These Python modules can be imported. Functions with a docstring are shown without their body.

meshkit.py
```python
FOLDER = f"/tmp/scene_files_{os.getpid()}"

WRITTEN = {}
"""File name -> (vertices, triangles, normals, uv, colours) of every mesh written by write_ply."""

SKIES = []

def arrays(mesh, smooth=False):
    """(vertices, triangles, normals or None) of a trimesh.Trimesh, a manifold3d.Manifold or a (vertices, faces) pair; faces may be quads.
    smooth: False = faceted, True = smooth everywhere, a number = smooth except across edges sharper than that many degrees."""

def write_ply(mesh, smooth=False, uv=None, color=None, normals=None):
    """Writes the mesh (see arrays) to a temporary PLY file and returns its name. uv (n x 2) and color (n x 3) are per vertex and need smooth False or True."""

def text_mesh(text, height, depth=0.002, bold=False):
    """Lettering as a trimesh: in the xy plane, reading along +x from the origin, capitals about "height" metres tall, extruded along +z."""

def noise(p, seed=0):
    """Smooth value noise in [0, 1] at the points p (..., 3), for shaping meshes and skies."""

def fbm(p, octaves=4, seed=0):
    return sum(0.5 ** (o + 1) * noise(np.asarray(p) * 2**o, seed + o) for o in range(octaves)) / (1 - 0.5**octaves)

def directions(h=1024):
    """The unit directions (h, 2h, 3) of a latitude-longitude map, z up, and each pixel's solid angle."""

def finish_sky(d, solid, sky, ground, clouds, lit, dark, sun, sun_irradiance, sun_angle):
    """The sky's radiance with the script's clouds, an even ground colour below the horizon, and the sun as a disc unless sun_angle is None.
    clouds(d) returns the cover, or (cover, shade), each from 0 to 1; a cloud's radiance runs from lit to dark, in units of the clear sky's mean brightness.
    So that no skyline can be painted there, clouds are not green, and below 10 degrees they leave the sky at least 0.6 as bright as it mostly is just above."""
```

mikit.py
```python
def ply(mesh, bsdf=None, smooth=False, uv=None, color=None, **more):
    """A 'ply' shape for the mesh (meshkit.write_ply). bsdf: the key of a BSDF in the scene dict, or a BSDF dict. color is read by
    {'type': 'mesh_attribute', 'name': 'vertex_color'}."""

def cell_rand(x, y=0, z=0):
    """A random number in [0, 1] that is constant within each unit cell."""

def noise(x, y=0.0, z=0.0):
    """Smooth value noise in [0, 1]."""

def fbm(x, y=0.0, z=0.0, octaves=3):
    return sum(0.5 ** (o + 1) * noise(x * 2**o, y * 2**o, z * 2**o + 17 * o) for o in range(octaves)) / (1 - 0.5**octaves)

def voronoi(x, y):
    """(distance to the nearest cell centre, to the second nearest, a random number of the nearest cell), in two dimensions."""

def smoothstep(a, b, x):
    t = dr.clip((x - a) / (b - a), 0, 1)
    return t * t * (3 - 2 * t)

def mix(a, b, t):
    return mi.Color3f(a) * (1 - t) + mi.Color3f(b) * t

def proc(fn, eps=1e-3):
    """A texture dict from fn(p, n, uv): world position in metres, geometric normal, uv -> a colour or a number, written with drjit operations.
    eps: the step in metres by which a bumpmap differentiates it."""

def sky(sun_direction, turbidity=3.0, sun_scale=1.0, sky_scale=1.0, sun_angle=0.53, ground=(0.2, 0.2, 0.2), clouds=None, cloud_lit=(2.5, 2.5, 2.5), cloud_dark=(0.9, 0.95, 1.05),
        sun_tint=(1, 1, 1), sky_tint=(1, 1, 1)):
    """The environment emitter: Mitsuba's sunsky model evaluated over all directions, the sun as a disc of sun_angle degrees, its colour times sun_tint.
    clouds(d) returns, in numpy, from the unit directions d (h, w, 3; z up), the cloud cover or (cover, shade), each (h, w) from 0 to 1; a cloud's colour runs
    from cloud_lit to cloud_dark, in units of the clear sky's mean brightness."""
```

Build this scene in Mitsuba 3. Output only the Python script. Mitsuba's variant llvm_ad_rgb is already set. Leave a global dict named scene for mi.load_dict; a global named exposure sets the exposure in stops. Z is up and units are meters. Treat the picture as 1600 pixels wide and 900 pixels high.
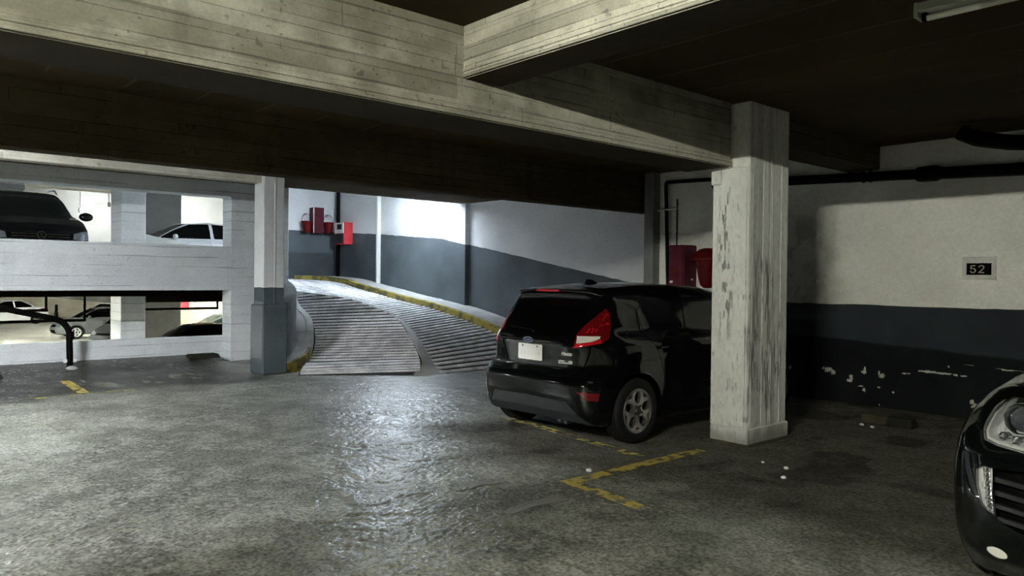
import math, numpy as np, trimesh, manifold3d as m3, mitsuba as mi, drjit as dr, mikit, meshkit
from mikit import proc, noise, fbm, smoothstep, mix, voronoi, cell_rand
from shapely.geometry import Polygon, Point, LineString, box as sbox
from shapely import affinity
from shapely.ops import unary_union
from scipy.interpolate import PchipInterpolator, CubicSpline
from scipy.ndimage import map_coordinates
T = mi.ScalarTransform4f
PI = math.pi
scene, labels = {}, {}

# ------------------------------------------------------------------ camera, exposure
exposure = 5.0
EYE = (0.0, 0.0, 1.5)


def camera():
    a, p, r = (math.radians(v) for v in (48.6, 0.674, 0.6))
    fw = np.array([math.cos(a) * math.cos(p), math.sin(a) * math.cos(p), -math.sin(p)])
    R = np.array([math.sin(a), -math.cos(a), 0.0])
    U = np.cross(R, fw)
    R, U = R * math.cos(r) + U * math.sin(r), U * math.cos(r) - R * math.sin(r)
    m = np.eye(4)
    m[:3, 0], m[:3, 1], m[:3, 2], m[:3, 3] = -R, U, fw, EYE
    return {'type': 'perspective', 'fov': 2 * math.degrees(math.atan(800 / 1190)), 'fov_axis': 'x', 'near_clip': 0.05, 'to_world': T(m.tolist())}


scene['camera'] = camera()

# ------------------------------------------------------------------ lamps of the garage and one added: (place, length along, colour, radiance)
WARM, COOL, NEUT = (1.0, 1.0, 0.87), (0.76, 0.88, 1.0), (0.93, 0.97, 1.0)
P_LANE, P_BAY, P_RAMP, P_ADDED_OVER, P_UP, P_LOW = 88.0, 58.0, 15.5, 74.0, 12.0, 125.0

# ------------------------------------------------------------------ helpers


def add(key, mesh, mat, smooth=False, label=None, cat=None, group=None, kind=None, tw=None, **more):
    if key in scene:
        n = 1
        while f'{key}_{n:03d}' in scene:
            n += 1
        key = f'{key}_{n:03d}'
    d = mesh if isinstance(mesh, dict) else mikit.ply(mesh, mat, smooth, **more)
    if tw is not None:
        d = {**d, 'to_world': tw}
    scene[key] = d
    if label or cat or group or kind:
        tag(key, label, cat, group, kind)
    return key


def tag(key, label=None, cat=None, group=None, kind=None):
    labels[key] = {k: v for k, v in dict(label=label, category=cat, group=group, kind=kind).items() if v}


def new(name):
    """a free key for a thing made of parts"""
    if name not in labels:
        return name
    n = 1
    while f'{name}_{n:03d}' in labels:
        n += 1
    return f'{name}_{n:03d}'


def box(x0, x1, y0, y1, z0, z1, bev=0.0):
    if bev <= 0:
        m = trimesh.creation.box([x1 - x0, y1 - y0, z1 - z0])
        m.apply_translation([(x0 + x1) / 2, (y0 + y1) / 2, (z0 + z1) / 2])
        return m
    pts = []
    for k in range(3):
        a = [[x0, x1], [y0, y1], [z0, z1]]
        for j in range(3):
            if j != k:
                a[j] = [a[j][0] + bev, a[j][1] - bev]
        pts += [(x, y, z) for x in a[0] for y in a[1] for z in a[2]]
    return trimesh.convex.convex_hull(np.array(pts))


def cat(*ms):
    return trimesh.util.concatenate([x for x in ms])


def tube(path, r, n=12, closed=False, caps=True):
    p = np.asarray(path, float)
    k = len(p)
    r = np.broadcast_to(np.asarray(r, float), (k,))
    if closed:
        t = np.roll(p, -1, 0) - np.roll(p, 1, 0)
    else:
        t = np.gradient(p, axis=0)
    t /= np.linalg.norm(t, axis=1, keepdims=True) + 1e-12
    u = np.cross(t[0], [0, 0, 1] if abs(t[0][2]) < 0.9 else [1, 0, 0])
    u /= np.linalg.norm(u)
    V = []
    a = np.arange(n) * 2 * PI / n
    for i in range(k):
        u = u - t[i] * (u @ t[i])
        u /= np.linalg.norm(u)
        w = np.cross(t[i], u)
        V.append(p[i] + r[i] * (np.cos(a)[:, None] * u + np.sin(a)[:, None] * w))
    V = np.vstack(V)
    Fc = []
    for i in range(k if closed else k - 1):
        j = (i + 1) % k
        for q in range(n):
            q2 = (q + 1) % n
            Fc.append([i * n + q, i * n + q2, j * n + q2])
            Fc.append([i * n + q, j * n + q2, j * n + q])
    if caps and not closed:
        V = np.vstack([V, p[0], p[-1]])
        c0, c1 = len(V) - 2, len(V) - 1
        for q in range(n):
            q2 = (q + 1) % n
            Fc.append([c0, q2, q])
            Fc.append([c1, (k - 1) * n + q, (k - 1) * n + q2])
    m = trimesh.Trimesh(V, Fc, process=False)
    return m


def cyl(p0, p1, r, n=16):
    return tube([p0, p1], r, n)


def lathe(prof, n=32, axis='z'):
    """revolve (r, h) profile about an axis"""
    m = trimesh.creation.revolve(np.array(prof, float), sections=n)
    M = np.eye(4)
    if axis == 'y':
        M[:3, :3] = [[1, 0, 0], [0, 0, 1], [0, -1, 0]]
    if axis == 'x':
        M[:3, :3] = [[0, 0, 1], [0, 1, 0], [-1, 0, 0]]
    m.apply_transform(M)
    return m


def extr(poly, h):
    if not isinstance(poly, Polygon) and not hasattr(poly, 'geoms'):
        poly = Polygon(poly)
    return cat(*[trimesh.creation.extrude_polygon(g, h, engine='earcut') for g in getattr(poly, 'geoms', [poly])])


def frame(m, o, ex, ey, ez):
    """places a mesh drawn in xy(z) into the frame (ex, ey, ez) at o"""
    M = np.eye(4)
    M[:3, 0], M[:3, 1], M[:3, 2], M[:3, 3] = ex, ey, ez, o
    m = m.copy()
    m.apply_transform(M)            # turns the faces itself when M mirrors
    return m


def moved(m, o):
    m = m.copy()
    m.apply_translation(o)
    return m


def MF(m):
    """trimesh -> Manifold"""
    m = trimesh.Trimesh(m.vertices, m.faces, process=True)
    m.merge_vertices()
    return m3.Manifold(m3.Mesh(np.asarray(m.vertices, np.float32), np.asarray(m.faces, np.uint32)))


def TM(q):
    m = q.to_mesh()
    return trimesh.Trimesh(m.vert_properties[:, :3], m.tri_verts, process=False)


def grid_mesh(P):
    """P (n, m, 3) -> quads"""
    n, m = P.shape[:2]
    i = np.arange(n * m).reshape(n, m)
    q = np.stack([i[:-1, :-1], i[1:, :-1], i[1:, 1:], i[:-1, 1:]], -1).reshape(-1, 4)
    f = np.vstack([q[:, [0, 1, 2]], q[:, [0, 2, 3]]])
    return trimesh.Trimesh(P.reshape(-1, 3), f, process=False)


# ------------------------------------------------------------------ materials
def two(d):
    return {'type': 'twosided', 'bsdf': d}


def rgb(c):
    return {'type': 'rgb', 'value': list(c)} if isinstance(c, (tuple, list)) else c


def mat(name, color, rough=0.6, metal=0.0, spec=0.5, bump=None, scale=1.0, **more):
    d = {'type': 'principled', 'base_color': rgb(color), 'roughness': rough, 'metallic': metal, 'specular': spec, **more}
    if bump is not None:
        d = {'type': 'bumpmap', 'arbitrary': bump, 'scale': scale, 'bsdf': d}
    scene[name] = two(d)
    return name


def S(a, b, x):
    return smoothstep(a, b, x)


def floor_col(p, n, uv):
    x, y = p.x, p.y
    big = fbm(x * 0.9, y * 0.9, 0.0, 4)
    mid = fbm(x * 5 + 3, y * 5, 1.0, 3)
    fine = noise(x * 70, y * 70)
    grit = noise(x * 130, y * 130, 5.0)
    lane = S(0.38, 0.62, big) * 0.5 + S(0.35, 0.7, mid) * 0.5
    c = mix((0.105, 0.109, 0.090), (0.220, 0.226, 0.194), lane)
    # the parking bays are darker than the lane
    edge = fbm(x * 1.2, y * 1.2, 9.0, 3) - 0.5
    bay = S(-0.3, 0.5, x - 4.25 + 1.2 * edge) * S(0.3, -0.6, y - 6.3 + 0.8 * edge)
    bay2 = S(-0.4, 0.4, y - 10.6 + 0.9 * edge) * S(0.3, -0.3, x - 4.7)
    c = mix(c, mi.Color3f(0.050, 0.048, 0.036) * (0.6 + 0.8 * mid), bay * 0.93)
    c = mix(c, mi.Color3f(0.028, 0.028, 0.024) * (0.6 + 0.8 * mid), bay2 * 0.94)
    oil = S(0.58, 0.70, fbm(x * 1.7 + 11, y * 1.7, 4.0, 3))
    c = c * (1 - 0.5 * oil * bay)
    c = c * (0.50 + 1.0 * fine)
    # worn pale grit
    worn = S(0.62, 0.78, noise(x * 30, y * 30, 2.0)) * S(0.45, 0.62, fbm(x * 2.1, y * 1.6, 7.0, 3))
    c = mix(c, (0.36, 0.36, 0.33), worn * 0.6 * (1 - 0.8 * bay) * grit)
    spill = S(0.55, 0.64, fbm(x * 9, y * 3.5, 3.0, 3)) * S(0.55, 0.25, dr.abs(y - 11.55 - 0.15 * (x - 3))) * S(0.95, 0.5, dr.abs(x - 3.4))
    return mix(c, (0.22, 0.21, 0.17), spill * 0.75)


def floor_h(p, n, uv):
    return noise(p.x * 45, p.y * 45) * 0.5 + noise(p.x * 90, p.y * 90, 3.0) * 0.3


def floor_rough(p, n, uv):
    x, y = p.x, p.y
    bay = S(-0.3, 0.5, x - 4.3) * S(0.3, -0.6, y - 6.3)
    return 0.27 + 0.18 * fbm(x * 3, y * 3, 8.0, 3) + 0.42 * bay


def floor_relief(x, y):
    """height of the trowelled, worn lane surface (metres)"""
    q = np.stack([x, y, 0 * x], -1)
    nz = lambda f, s, g=(1, 1, 1): meshkit.noise(q * (np.array(g) * f), s)
    w = 0.35 * (nz(2.3, 1) - 0.5)
    q = q + w[..., None]
    r = meshkit.fbm(q * 9, 3, 4)
    d = np.stack([(q[..., 0] - q[..., 1]) * 1.0, (q[..., 0] + q[..., 1]) * 3.4, 0 * x], -1)
    tro = 1 - 2 * np.abs(meshkit.fbm(d, 3, 9) - 0.5)
    lane = 1 - 0.7 * np.clip((x - 3.9) / 0.8, 0, 1) * np.clip((6.2 - y) / 0.8, 0, 1)
    lane *= 1 - 0.5 * np.clip((y - 10.3) / 0.6, 0, 1)
    return lane * (0.009 * (r - 0.5) + 0.010 * np.clip((tro - 0.80) / 0.2, 0, 1) * nz(1.7, 6) + 0.006 * (nz(28, 7) - 0.5) + 0.0065 * (nz(55, 8) - 0.5))


def worn_yellow(density):
    def f(p, n, uv):
        x, y = p.x, p.y
        k = S(density - 0.16, density + 0.16, fbm(x * 14, y * 14, 6.0, 3)) * (0.6 + 0.4 * noise(x * 80, y * 80, 1.0))
        return mix(floor_col(p, n, uv), (0.46, 0.36, 0.075), k)
    return f


def boards(along, step, shade, light, seam=0.55, seed=0.0, under=1.0, streak=0.14, pits=0.35, joints=1.0):
    """board-marked concrete: stains, board seams along z, joints along the beam"""
    def f(p, n, uv):
        a = p.x if along == 'x' else p.y
        row = dr.floor(p.z / step)
        jit = cell_rand(row, seed, 1)
        length = 1.3 + 1.1 * cell_rand(row, seed, 2)
        col = dr.floor(a / length + jit * 7)
        tone = cell_rand(row, col, 3 + seed)
        big = fbm(a * 1.1 + seed, p.z * 2.2, seed, 4)
        mid = fbm(a * 6, p.z * 9 + seed, 4.0, 3)
        c = mix(shade, light, S(0.25, 0.75, 0.55 * big + 0.25 * mid + 0.2 * tone))
        u = p.z / step - row + 0.10 * (noise(a * 2.5, row, seed) - 0.5)
        s1 = S(0.07, 0.015, dr.minimum(dr.abs(u), dr.abs(1 - u))) * S(0.35, 0.6, noise(a * 1.3, row * 3.1, seed + 2))
        v = (a / length + jit * 7 - col) * length
        s2 = S(0.012, 0.003, v) * S(0.3, 0.5, cell_rand(row, col, 9))
        c = c * (1 - seam * dr.maximum(s1, s2 * joints))
        run = S(0.62, 0.8, fbm(a * 5.5 + 31 + seed, p.z * 0.9, 2.0, 3))
        c = c * (1 - streak * run)
        pit = S(0.86, 0.90, noise(a * 38, p.z * 38, 3.0 + seed)) * S(0.4, 0.6, noise(a * 3, p.z * 3, 8.0))
        c = c * (1 - pits * pit) * (0.92 + 0.16 * noise(a * 90, p.z * 90, 1.0))
        under_shade = mi.Color3f(0.024, 0.019, 0.011) * (0.7 + 0.6 * fbm(p.x * 2, p.y * 2, 1.0, 3))  # dark tone painted on undersides, standing in for shade
        return mix(c, under_shade, under * S(0.6, 0.9, -n.z))
    return f


def boards_h(along, step, seed=0.0):
    def f(p, n, uv):
        a = p.x if along == 'x' else p.y
        row = dr.floor(p.z / step)
        u = p.z / step - row
        return S(0.0, 0.06, dr.minimum(u, 1 - u)) * 0.5 + cell_rand(row, dr.floor(a / 1.9 + 5 * cell_rand(row, seed)), 3) * 0.6 + fbm(a * 9, p.z * 14, seed, 3) * 0.8 + noise(a * 60, p.z * 60, seed) * 0.12
    return f


def wall_paint(dado, white, grey, kind='flat', edge=0.004):
    """white wall with a dark painted dado; dado(p) -> height of its upper edge"""
    def f(p, n, uv):
        a = p.x + p.y
        w = mi.Color3f(white) * (0.88 + 0.24 * fbm(a * 1.3, p.z * 1.3, 2.0, 3)) * (0.95 + 0.1 * noise(a * 40, p.z * 40))
        g = mi.Color3f(grey) * (0.75 + 0.5 * fbm(a * 2.1, p.z * 2.1, 5.0, 3)) * (0.9 + 0.2 * noise(a * 50, p.z * 50, 2.0))
        h = dado(p) + 0.012 * (noise(a * 6, 1.0) - 0.5)
        return mix(g, w, S(-edge, edge, p.z - h))
    return f


def right_wall(p, n, uv):
    a = p.y
    w = mi.Color3f(0.80, 0.80, 0.73) * (0.84 + 0.32 * fbm(a * 1.2, p.z * 1.4, 2.0, 4)) * (0.94 + 0.12 * noise(a * 45, p.z * 45))
    # shadow of the column on the wall, painted into its colour
    k = S(0.55, -0.25, 4.75 - a + 0.5 * (fbm(a * 3, p.z * 3, 6.0, 4) - 0.5)) * S(6.0, 5.4, a) * S(2.55, 2.2, p.z)
    col_shadow = k * (0.55 + 0.4 * S(0.35, 0.65, fbm(a * 7, p.z * 7, 8.0, 3)))
    w = mix(w, (0.20, 0.20, 0.17), col_shadow * 0.75)
    efflo = S(0.55, 0.66, fbm(a * 14, p.z * 11, 1.0, 3)) * k * S(0.35, 0.1, dr.abs(p.z - 1.38))
    w = mix(w, (0.62, 0.62, 0.58), efflo)
    g = mi.Color3f(0.034, 0.042, 0.047) * (0.7 + 0.6 * fbm(a * 2.1, p.z * 2.1, 5.0, 3))
    low = S(0.02, -0.02, p.z - 0.78 - 0.10 * S(4.6, 2.2, a) * (-1.0) - 0.02 * noise(a * 3, 2.0))
    g = mix(g, mi.Color3f(0.012, 0.0145, 0.015) * (0.7 + 0.6 * fbm(a * 3, p.z * 3, 3.0, 3)), low)
    # flaked paint where bumpers touch
    d = mi.Float(9.0)
    for y0, z0, ry, rz in ((4.57, 0.395, 0.075, 0.035), (4.52, 0.37, 0.03, 0.035), (4.285, 0.32, 0.026, 0.050), (4.31, 0.285, 0.035, 0.018), (4.13, 0.405, 0.030, 0.026), (4.12, 0.44, 0.014, 0.040), (3.92, 0.385, 0.040, 0.026), (3.95, 0.41, 0.014, 0.030),
                           (4.125, 0.19, 0.018, 0.028), (4.17, 0.23, 0.035, 0.010), (3.66, 0.436, 0.022, 0.010), (3.61, 0.44, 0.020, 0.008), (3.95, 0.24, 0.018, 0.012), (3.78, 0.20, 0.014, 0.012), (3.40, 0.482, 0.13, 0.016), (3.24, 0.478, 0.11, 0.012), (3.10, 0.47, 0.02, 0.014),
                           (2.91, 0.146, 0.035, 0.030), (2.94, 0.19, 0.02, 0.03), (2.86, 0.10, 0.02, 0.02), (3.18, 0.56, 0.012, 0.012), (3.94, 0.03, 0.01, 0.014), (3.02, 0.47, 0.035, 0.008), (2.6, 0.575, 0.06, 0.008)):
        d = dr.minimum(d, dr.square((a - y0) / ry) + dr.square((p.z - z0) / rz))
    d = d + 2.2 * (fbm(a * 55, p.z * 55, 2.0, 3) - 0.5)
    fl = S(1.0, 0.75, d)
    ln = S(0.005, 0.002, dr.abs(p.z - 0.60 + 0.045 * (3.0 - a))) * S(3.05, 2.95, a) * S(0.4, 0.6, noise(a * 20, 5.0)) * 0.5
    g = mix(g, (0.50, 0.50, 0.45), dr.clip(fl + ln, 0, 1))
    h = 1.23 + 0.012 * (noise(a * 7, 1.0) - 0.5)
    return mix(g, w, S(-0.004, 0.004, p.z - h))


def ramp_dado(p):
    y = p.y
    return dr.select(y < 9.0, 1.28 + 0.17 * (y - 7.5), dr.select(y < 14.0, 1.535 + 0.172 * (y - 9.0), dr.select(y < 16.8, 2.395 + 0.075 * (y - 14.0), 2.605 + 0.06 * (y - 16.8))))


def scuffed_white(p, n, uv):
    a, b = p.x, p.y
    c = mi.Color3f(0.70, 0.715, 0.66) * (0.84 + 0.32 * fbm(a * 2.2 + b * 2.2, p.z * 0.9, 2.0, 3)) * (0.92 + 0.16 * noise((a + b) * 50, p.z * 25))
    # paint rubbed through in vertical streaks
    mid = S(0.10, 0.02, dr.abs(b - 4.02 - 0.06 * (noise(p.z * 2.2, 1.0) - 0.5))) * S(0.7, 1.3, p.z) * S(2.45, 2.2, p.z)
    fine = fbm((a + b) * 48 + 3, p.z * 11, 4.0, 5)
    s = S(0.49, 0.63, fine + 0.20 * (fbm((a + b) * 9, p.z * 2.4, 7.0, 3) - 0.5)) * mid
    s = dr.maximum(s, S(0.72, 0.78, fine) * 0.6)
    c = mix(c, (0.19, 0.195, 0.18), s * 0.9)
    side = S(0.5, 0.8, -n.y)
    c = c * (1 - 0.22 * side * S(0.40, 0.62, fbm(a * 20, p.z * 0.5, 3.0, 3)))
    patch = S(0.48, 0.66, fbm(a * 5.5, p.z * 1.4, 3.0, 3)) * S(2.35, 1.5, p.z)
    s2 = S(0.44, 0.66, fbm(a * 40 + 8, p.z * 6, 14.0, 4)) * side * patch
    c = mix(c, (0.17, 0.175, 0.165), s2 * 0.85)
    dirt = S(0.20, 0.02, p.z + 0.12 * (fbm((a + b) * 9, p.z * 9, 1.0, 3) - 0.5))
    return mix(c, (0.16, 0.16, 0.13), dirt * 0.7)


def ramp_col(p, n, uv):
    c = mix((0.38, 0.38, 0.385), (0.64, 0.635, 0.63), S(0.25, 0.75, 0.6 * fbm(p.x * 1.5, p.y * 1.5, 1.0, 3) + 0.4 * noise(p.x * 9, p.y * 9, 3.0)))
    tyre = S(0.55, 0.75, fbm(p.x * 2.6 - p.y * 0.7, p.y * 0.5, 4.0, 3))
    return c * (1 - 0.30 * tyre) * (0.85 + 0.3 * noise(p.x * 60, p.y * 60))


def curb_yellow(p, n, uv):
    k = S(0.36, 0.62, fbm(p.x * 8, p.y * 8, p.z * 8, 3))
    return mix((0.085, 0.08, 0.05), (0.34, 0.28, 0.055), 0.25 + 0.75 * k)


def plain_noise(c, amp=0.3, f=3.0, seed=1.0):
    def fn(p, n, uv):
        return mi.Color3f(c) * (1 - amp + 2 * amp * fbm(p.x * f + seed, p.y * f, p.z * f, 3))
    return fn


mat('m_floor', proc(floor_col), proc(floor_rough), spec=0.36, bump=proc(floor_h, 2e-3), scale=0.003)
mat('m_line', proc(worn_yellow(0.42)), 0.5, spec=0.4, bump=proc(floor_h, 2e-3), scale=0.003)
mat('m_line_worn', proc(worn_yellow(0.58)), 0.5, spec=0.4, bump=proc(floor_h, 2e-3), scale=0.003)
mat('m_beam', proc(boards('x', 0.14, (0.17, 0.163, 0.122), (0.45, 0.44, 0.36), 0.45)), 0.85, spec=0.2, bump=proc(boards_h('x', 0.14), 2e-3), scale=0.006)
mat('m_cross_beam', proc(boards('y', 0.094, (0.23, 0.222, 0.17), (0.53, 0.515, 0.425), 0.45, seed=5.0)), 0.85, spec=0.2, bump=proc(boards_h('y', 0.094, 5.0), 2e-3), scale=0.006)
mat('m_shade_beam', proc(boards('x', 0.105, (0.055, 0.043, 0.023), (0.095, 0.076, 0.046), seed=2.0)), 0.85, spec=0.2, bump=proc(boards_h('x', 0.105, 2.0), 2e-3), scale=0.005)  # dark copy of the beam concrete, with the shade in its colour
mat('m_bay_beam', proc(boards('x', 0.11, (0.46, 0.45, 0.37), (0.68, 0.66, 0.57), 0.3, seed=7.0, under=0.4)), 0.85, spec=0.2)


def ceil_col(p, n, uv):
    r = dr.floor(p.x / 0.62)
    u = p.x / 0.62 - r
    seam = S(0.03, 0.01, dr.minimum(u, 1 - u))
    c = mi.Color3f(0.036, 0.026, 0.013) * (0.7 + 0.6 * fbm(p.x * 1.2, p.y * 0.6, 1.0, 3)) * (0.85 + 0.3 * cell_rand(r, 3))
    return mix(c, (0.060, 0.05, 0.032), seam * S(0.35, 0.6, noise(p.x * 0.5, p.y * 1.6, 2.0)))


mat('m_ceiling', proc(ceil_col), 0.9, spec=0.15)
mat('m_wall_right', proc(right_wall), 0.85, spec=0.05)
mat('m_wall_ramp', proc(wall_paint(ramp_dado, (0.62, 0.63, 0.64), (0.075, 0.090, 0.100))), 0.75, spec=0.3)
mat('m_wall_behind', proc(wall_paint(lambda p: mi.Float(1.23), (0.24, 0.24, 0.22), (0.03, 0.036, 0.04))), 0.85, spec=0.1)
mat('m_wall_white', proc(wall_paint(lambda p: mi.Float(-9), (0.70, 0.71, 0.71), (0.1, 0.1, 0.1))), 0.8, spec=0.25)
mat('m_parapet', proc(boards('x', 0.165, (0.60, 0.63, 0.645), (0.70, 0.73, 0.745), 0.40, 3.0, 0.0, 0.06, 0.2, 0.0)), 0.8, spec=0.25, bump=proc(boards_h('x', 0.165, 3.0), 2e-3), scale=0.0015)
mat('m_column_bay', proc(wall_paint(lambda p: mi.Float(1.33), (0.70, 0.72, 0.72), (0.075, 0.095, 0.105))), 0.75, spec=0.3)
mat('m_low_wall', proc(plain_noise((0.17, 0.185, 0.195), 0.6, 4.0)), 0.7, spec=0.3)
mat('m_column', proc(scuffed_white), 0.8, spec=0.1, bump=proc(lambda p, n, uv: fbm((p.x + p.y) * 30, p.z * 3, 1.0, 3), 2e-3), scale=0.006)
mat('m_ramp', proc(ramp_col), 0.55, spec=0.4)
mat('m_ramp_base', proc(plain_noise((0.032, 0.032, 0.034), 0.4, 5.0)), 0.7, spec=0.35)  # near-black colour stands in for shade in the gaps between ribs
mat('m_walk', proc(plain_noise((0.36, 0.36, 0.35), 0.3, 5.0)), 0.7, spec=0.3)
mat('m_curb', proc(curb_yellow), 0.6, spec=0.4)
mat('m_far', proc(plain_noise((0.62, 0.62, 0.58), 0.12, 2.0)), 0.85, spec=0.2)
mat('m_far_warm', proc(plain_noise((0.60, 0.57, 0.45), 0.2, 2.0)), 0.85, spec=0.2)
mat('m_far_grey', proc(plain_noise((0.19, 0.195, 0.185), 0.2, 3.0)), 0.85, spec=0.2)
mat('m_dark_wall', proc(plain_noise((0.06, 0.06, 0.055), 0.2, 3.0)), 0.85, spec=0.2)
mat('m_far_floor', proc(plain_noise((0.42, 0.42, 0.37), 0.35, 0.7)), 0.6, spec=0.4)
mat('m_pipe_black', (0.0015, 0.0015, 0.0013), 0.5, spec=0.06)
mat('m_pipe_dark', proc(plain_noise((0.045, 0.047, 0.048), 0.4, 9.0)), 0.45)
mat('m_lamp_body', (0.30, 0.31, 0.25), 0.5)
mat('m_tube_off', proc(lambda p, n, uv: mix((0.52, 0.52, 0.42), (0.86, 0.86, 0.74), S(0.35, 0.7, noise(p.y * 9, 2.0)))), 0.2)
mat('m_red', proc(plain_noise((0.085, 0.014, 0.024), 0.25, 6.0)), 0.55, spec=0.12)
mat('m_red_bright', proc(plain_noise((0.50, 0.03, 0.04), 0.15, 6.0)), 0.4)
mat('m_bucket', proc(plain_noise((0.09, 0.004, 0.005), 0.25, 6.0)), 0.45, spec=0.15)
mat('m_white', (0.75, 0.75, 0.73), 0.5)
mat('m_black', (0.002, 0.002, 0.002), 0.5, spec=0.05)
mat('m_metal', (0.55, 0.55, 0.54), 0.35, 1.0)
mat('m_sign_digit', (0.42, 0.42, 0.32), 0.5)
mat('m_sign_rim', proc(plain_noise((0.66, 0.66, 0.61), 0.2, 20.0)), 0.85)
mat('m_near_black', (0.006, 0.005, 0.004), 0.9, spec=0.05)  # near-black tone for the ceiling and beams of the lower level
mat('m_stop', proc(plain_noise((0.024, 0.024, 0.019), 0.4, 9.0)), 0.85, spec=0.05)
mat('m_stop_pale', proc(plain_noise((0.060, 0.056, 0.037), 0.4, 9.0)), 0.85, spec=0.05)

mat('m_stone', proc(lambda p, n, uv: mix((0.20, 0.14, 0.08), (0.52, 0.42, 0.28), S(0.3, 0.7, fbm(p.x * 5, p.z * 5, 1.0, 3)))), 0.9)
mat('m_patch', proc(plain_noise((0.15, 0.155, 0.14), 0.3, 12.0)), 0.5)


def emit(c, k, w=0.5):
    return {'type': 'area', 'sampling_weight': w, 'radiance': {'type': 'rgb', 'value': [v * k for v in c]}}


# ------------------------------------------------------------------ the shell
ZC, ZB = 3.14, 2.555           # ceiling, underside of the beams
ZU, ZL = 1.45, -1.5            # the half levels above and below


def bend_floor(x, y):
    t = np.clip((y - 12.5) / 1.2, 0, 1)
    return 0.13 * t * t * (3 - 2 * t) * np.clip((5.0 - x) / 0.3, 0, 1)


gx, gy = np.r_[-8, -4, -2, np.arange(-1, 0.2, 0.03), np.arange(0.2, 6.2, 0.0135), np.arange(6.2, 9.5, 0.05), 10.6], np.r_[-7, -3, 0, np.arange(1.0, 2.2, 0.03), np.arange(2.2, 8.6, 0.0135), np.arange(8.6, 10.6, 0.024), np.arange(10.6, 14, 0.07)]
GX, GY = np.meshgrid(gx, gy, indexing='ij')
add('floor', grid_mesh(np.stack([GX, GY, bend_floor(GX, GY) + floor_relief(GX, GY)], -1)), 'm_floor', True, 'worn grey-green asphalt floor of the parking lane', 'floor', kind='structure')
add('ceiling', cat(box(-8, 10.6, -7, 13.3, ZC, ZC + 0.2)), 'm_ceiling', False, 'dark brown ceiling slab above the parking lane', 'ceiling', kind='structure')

# floor paint: yellow bay lines (parts of the floor)


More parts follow.
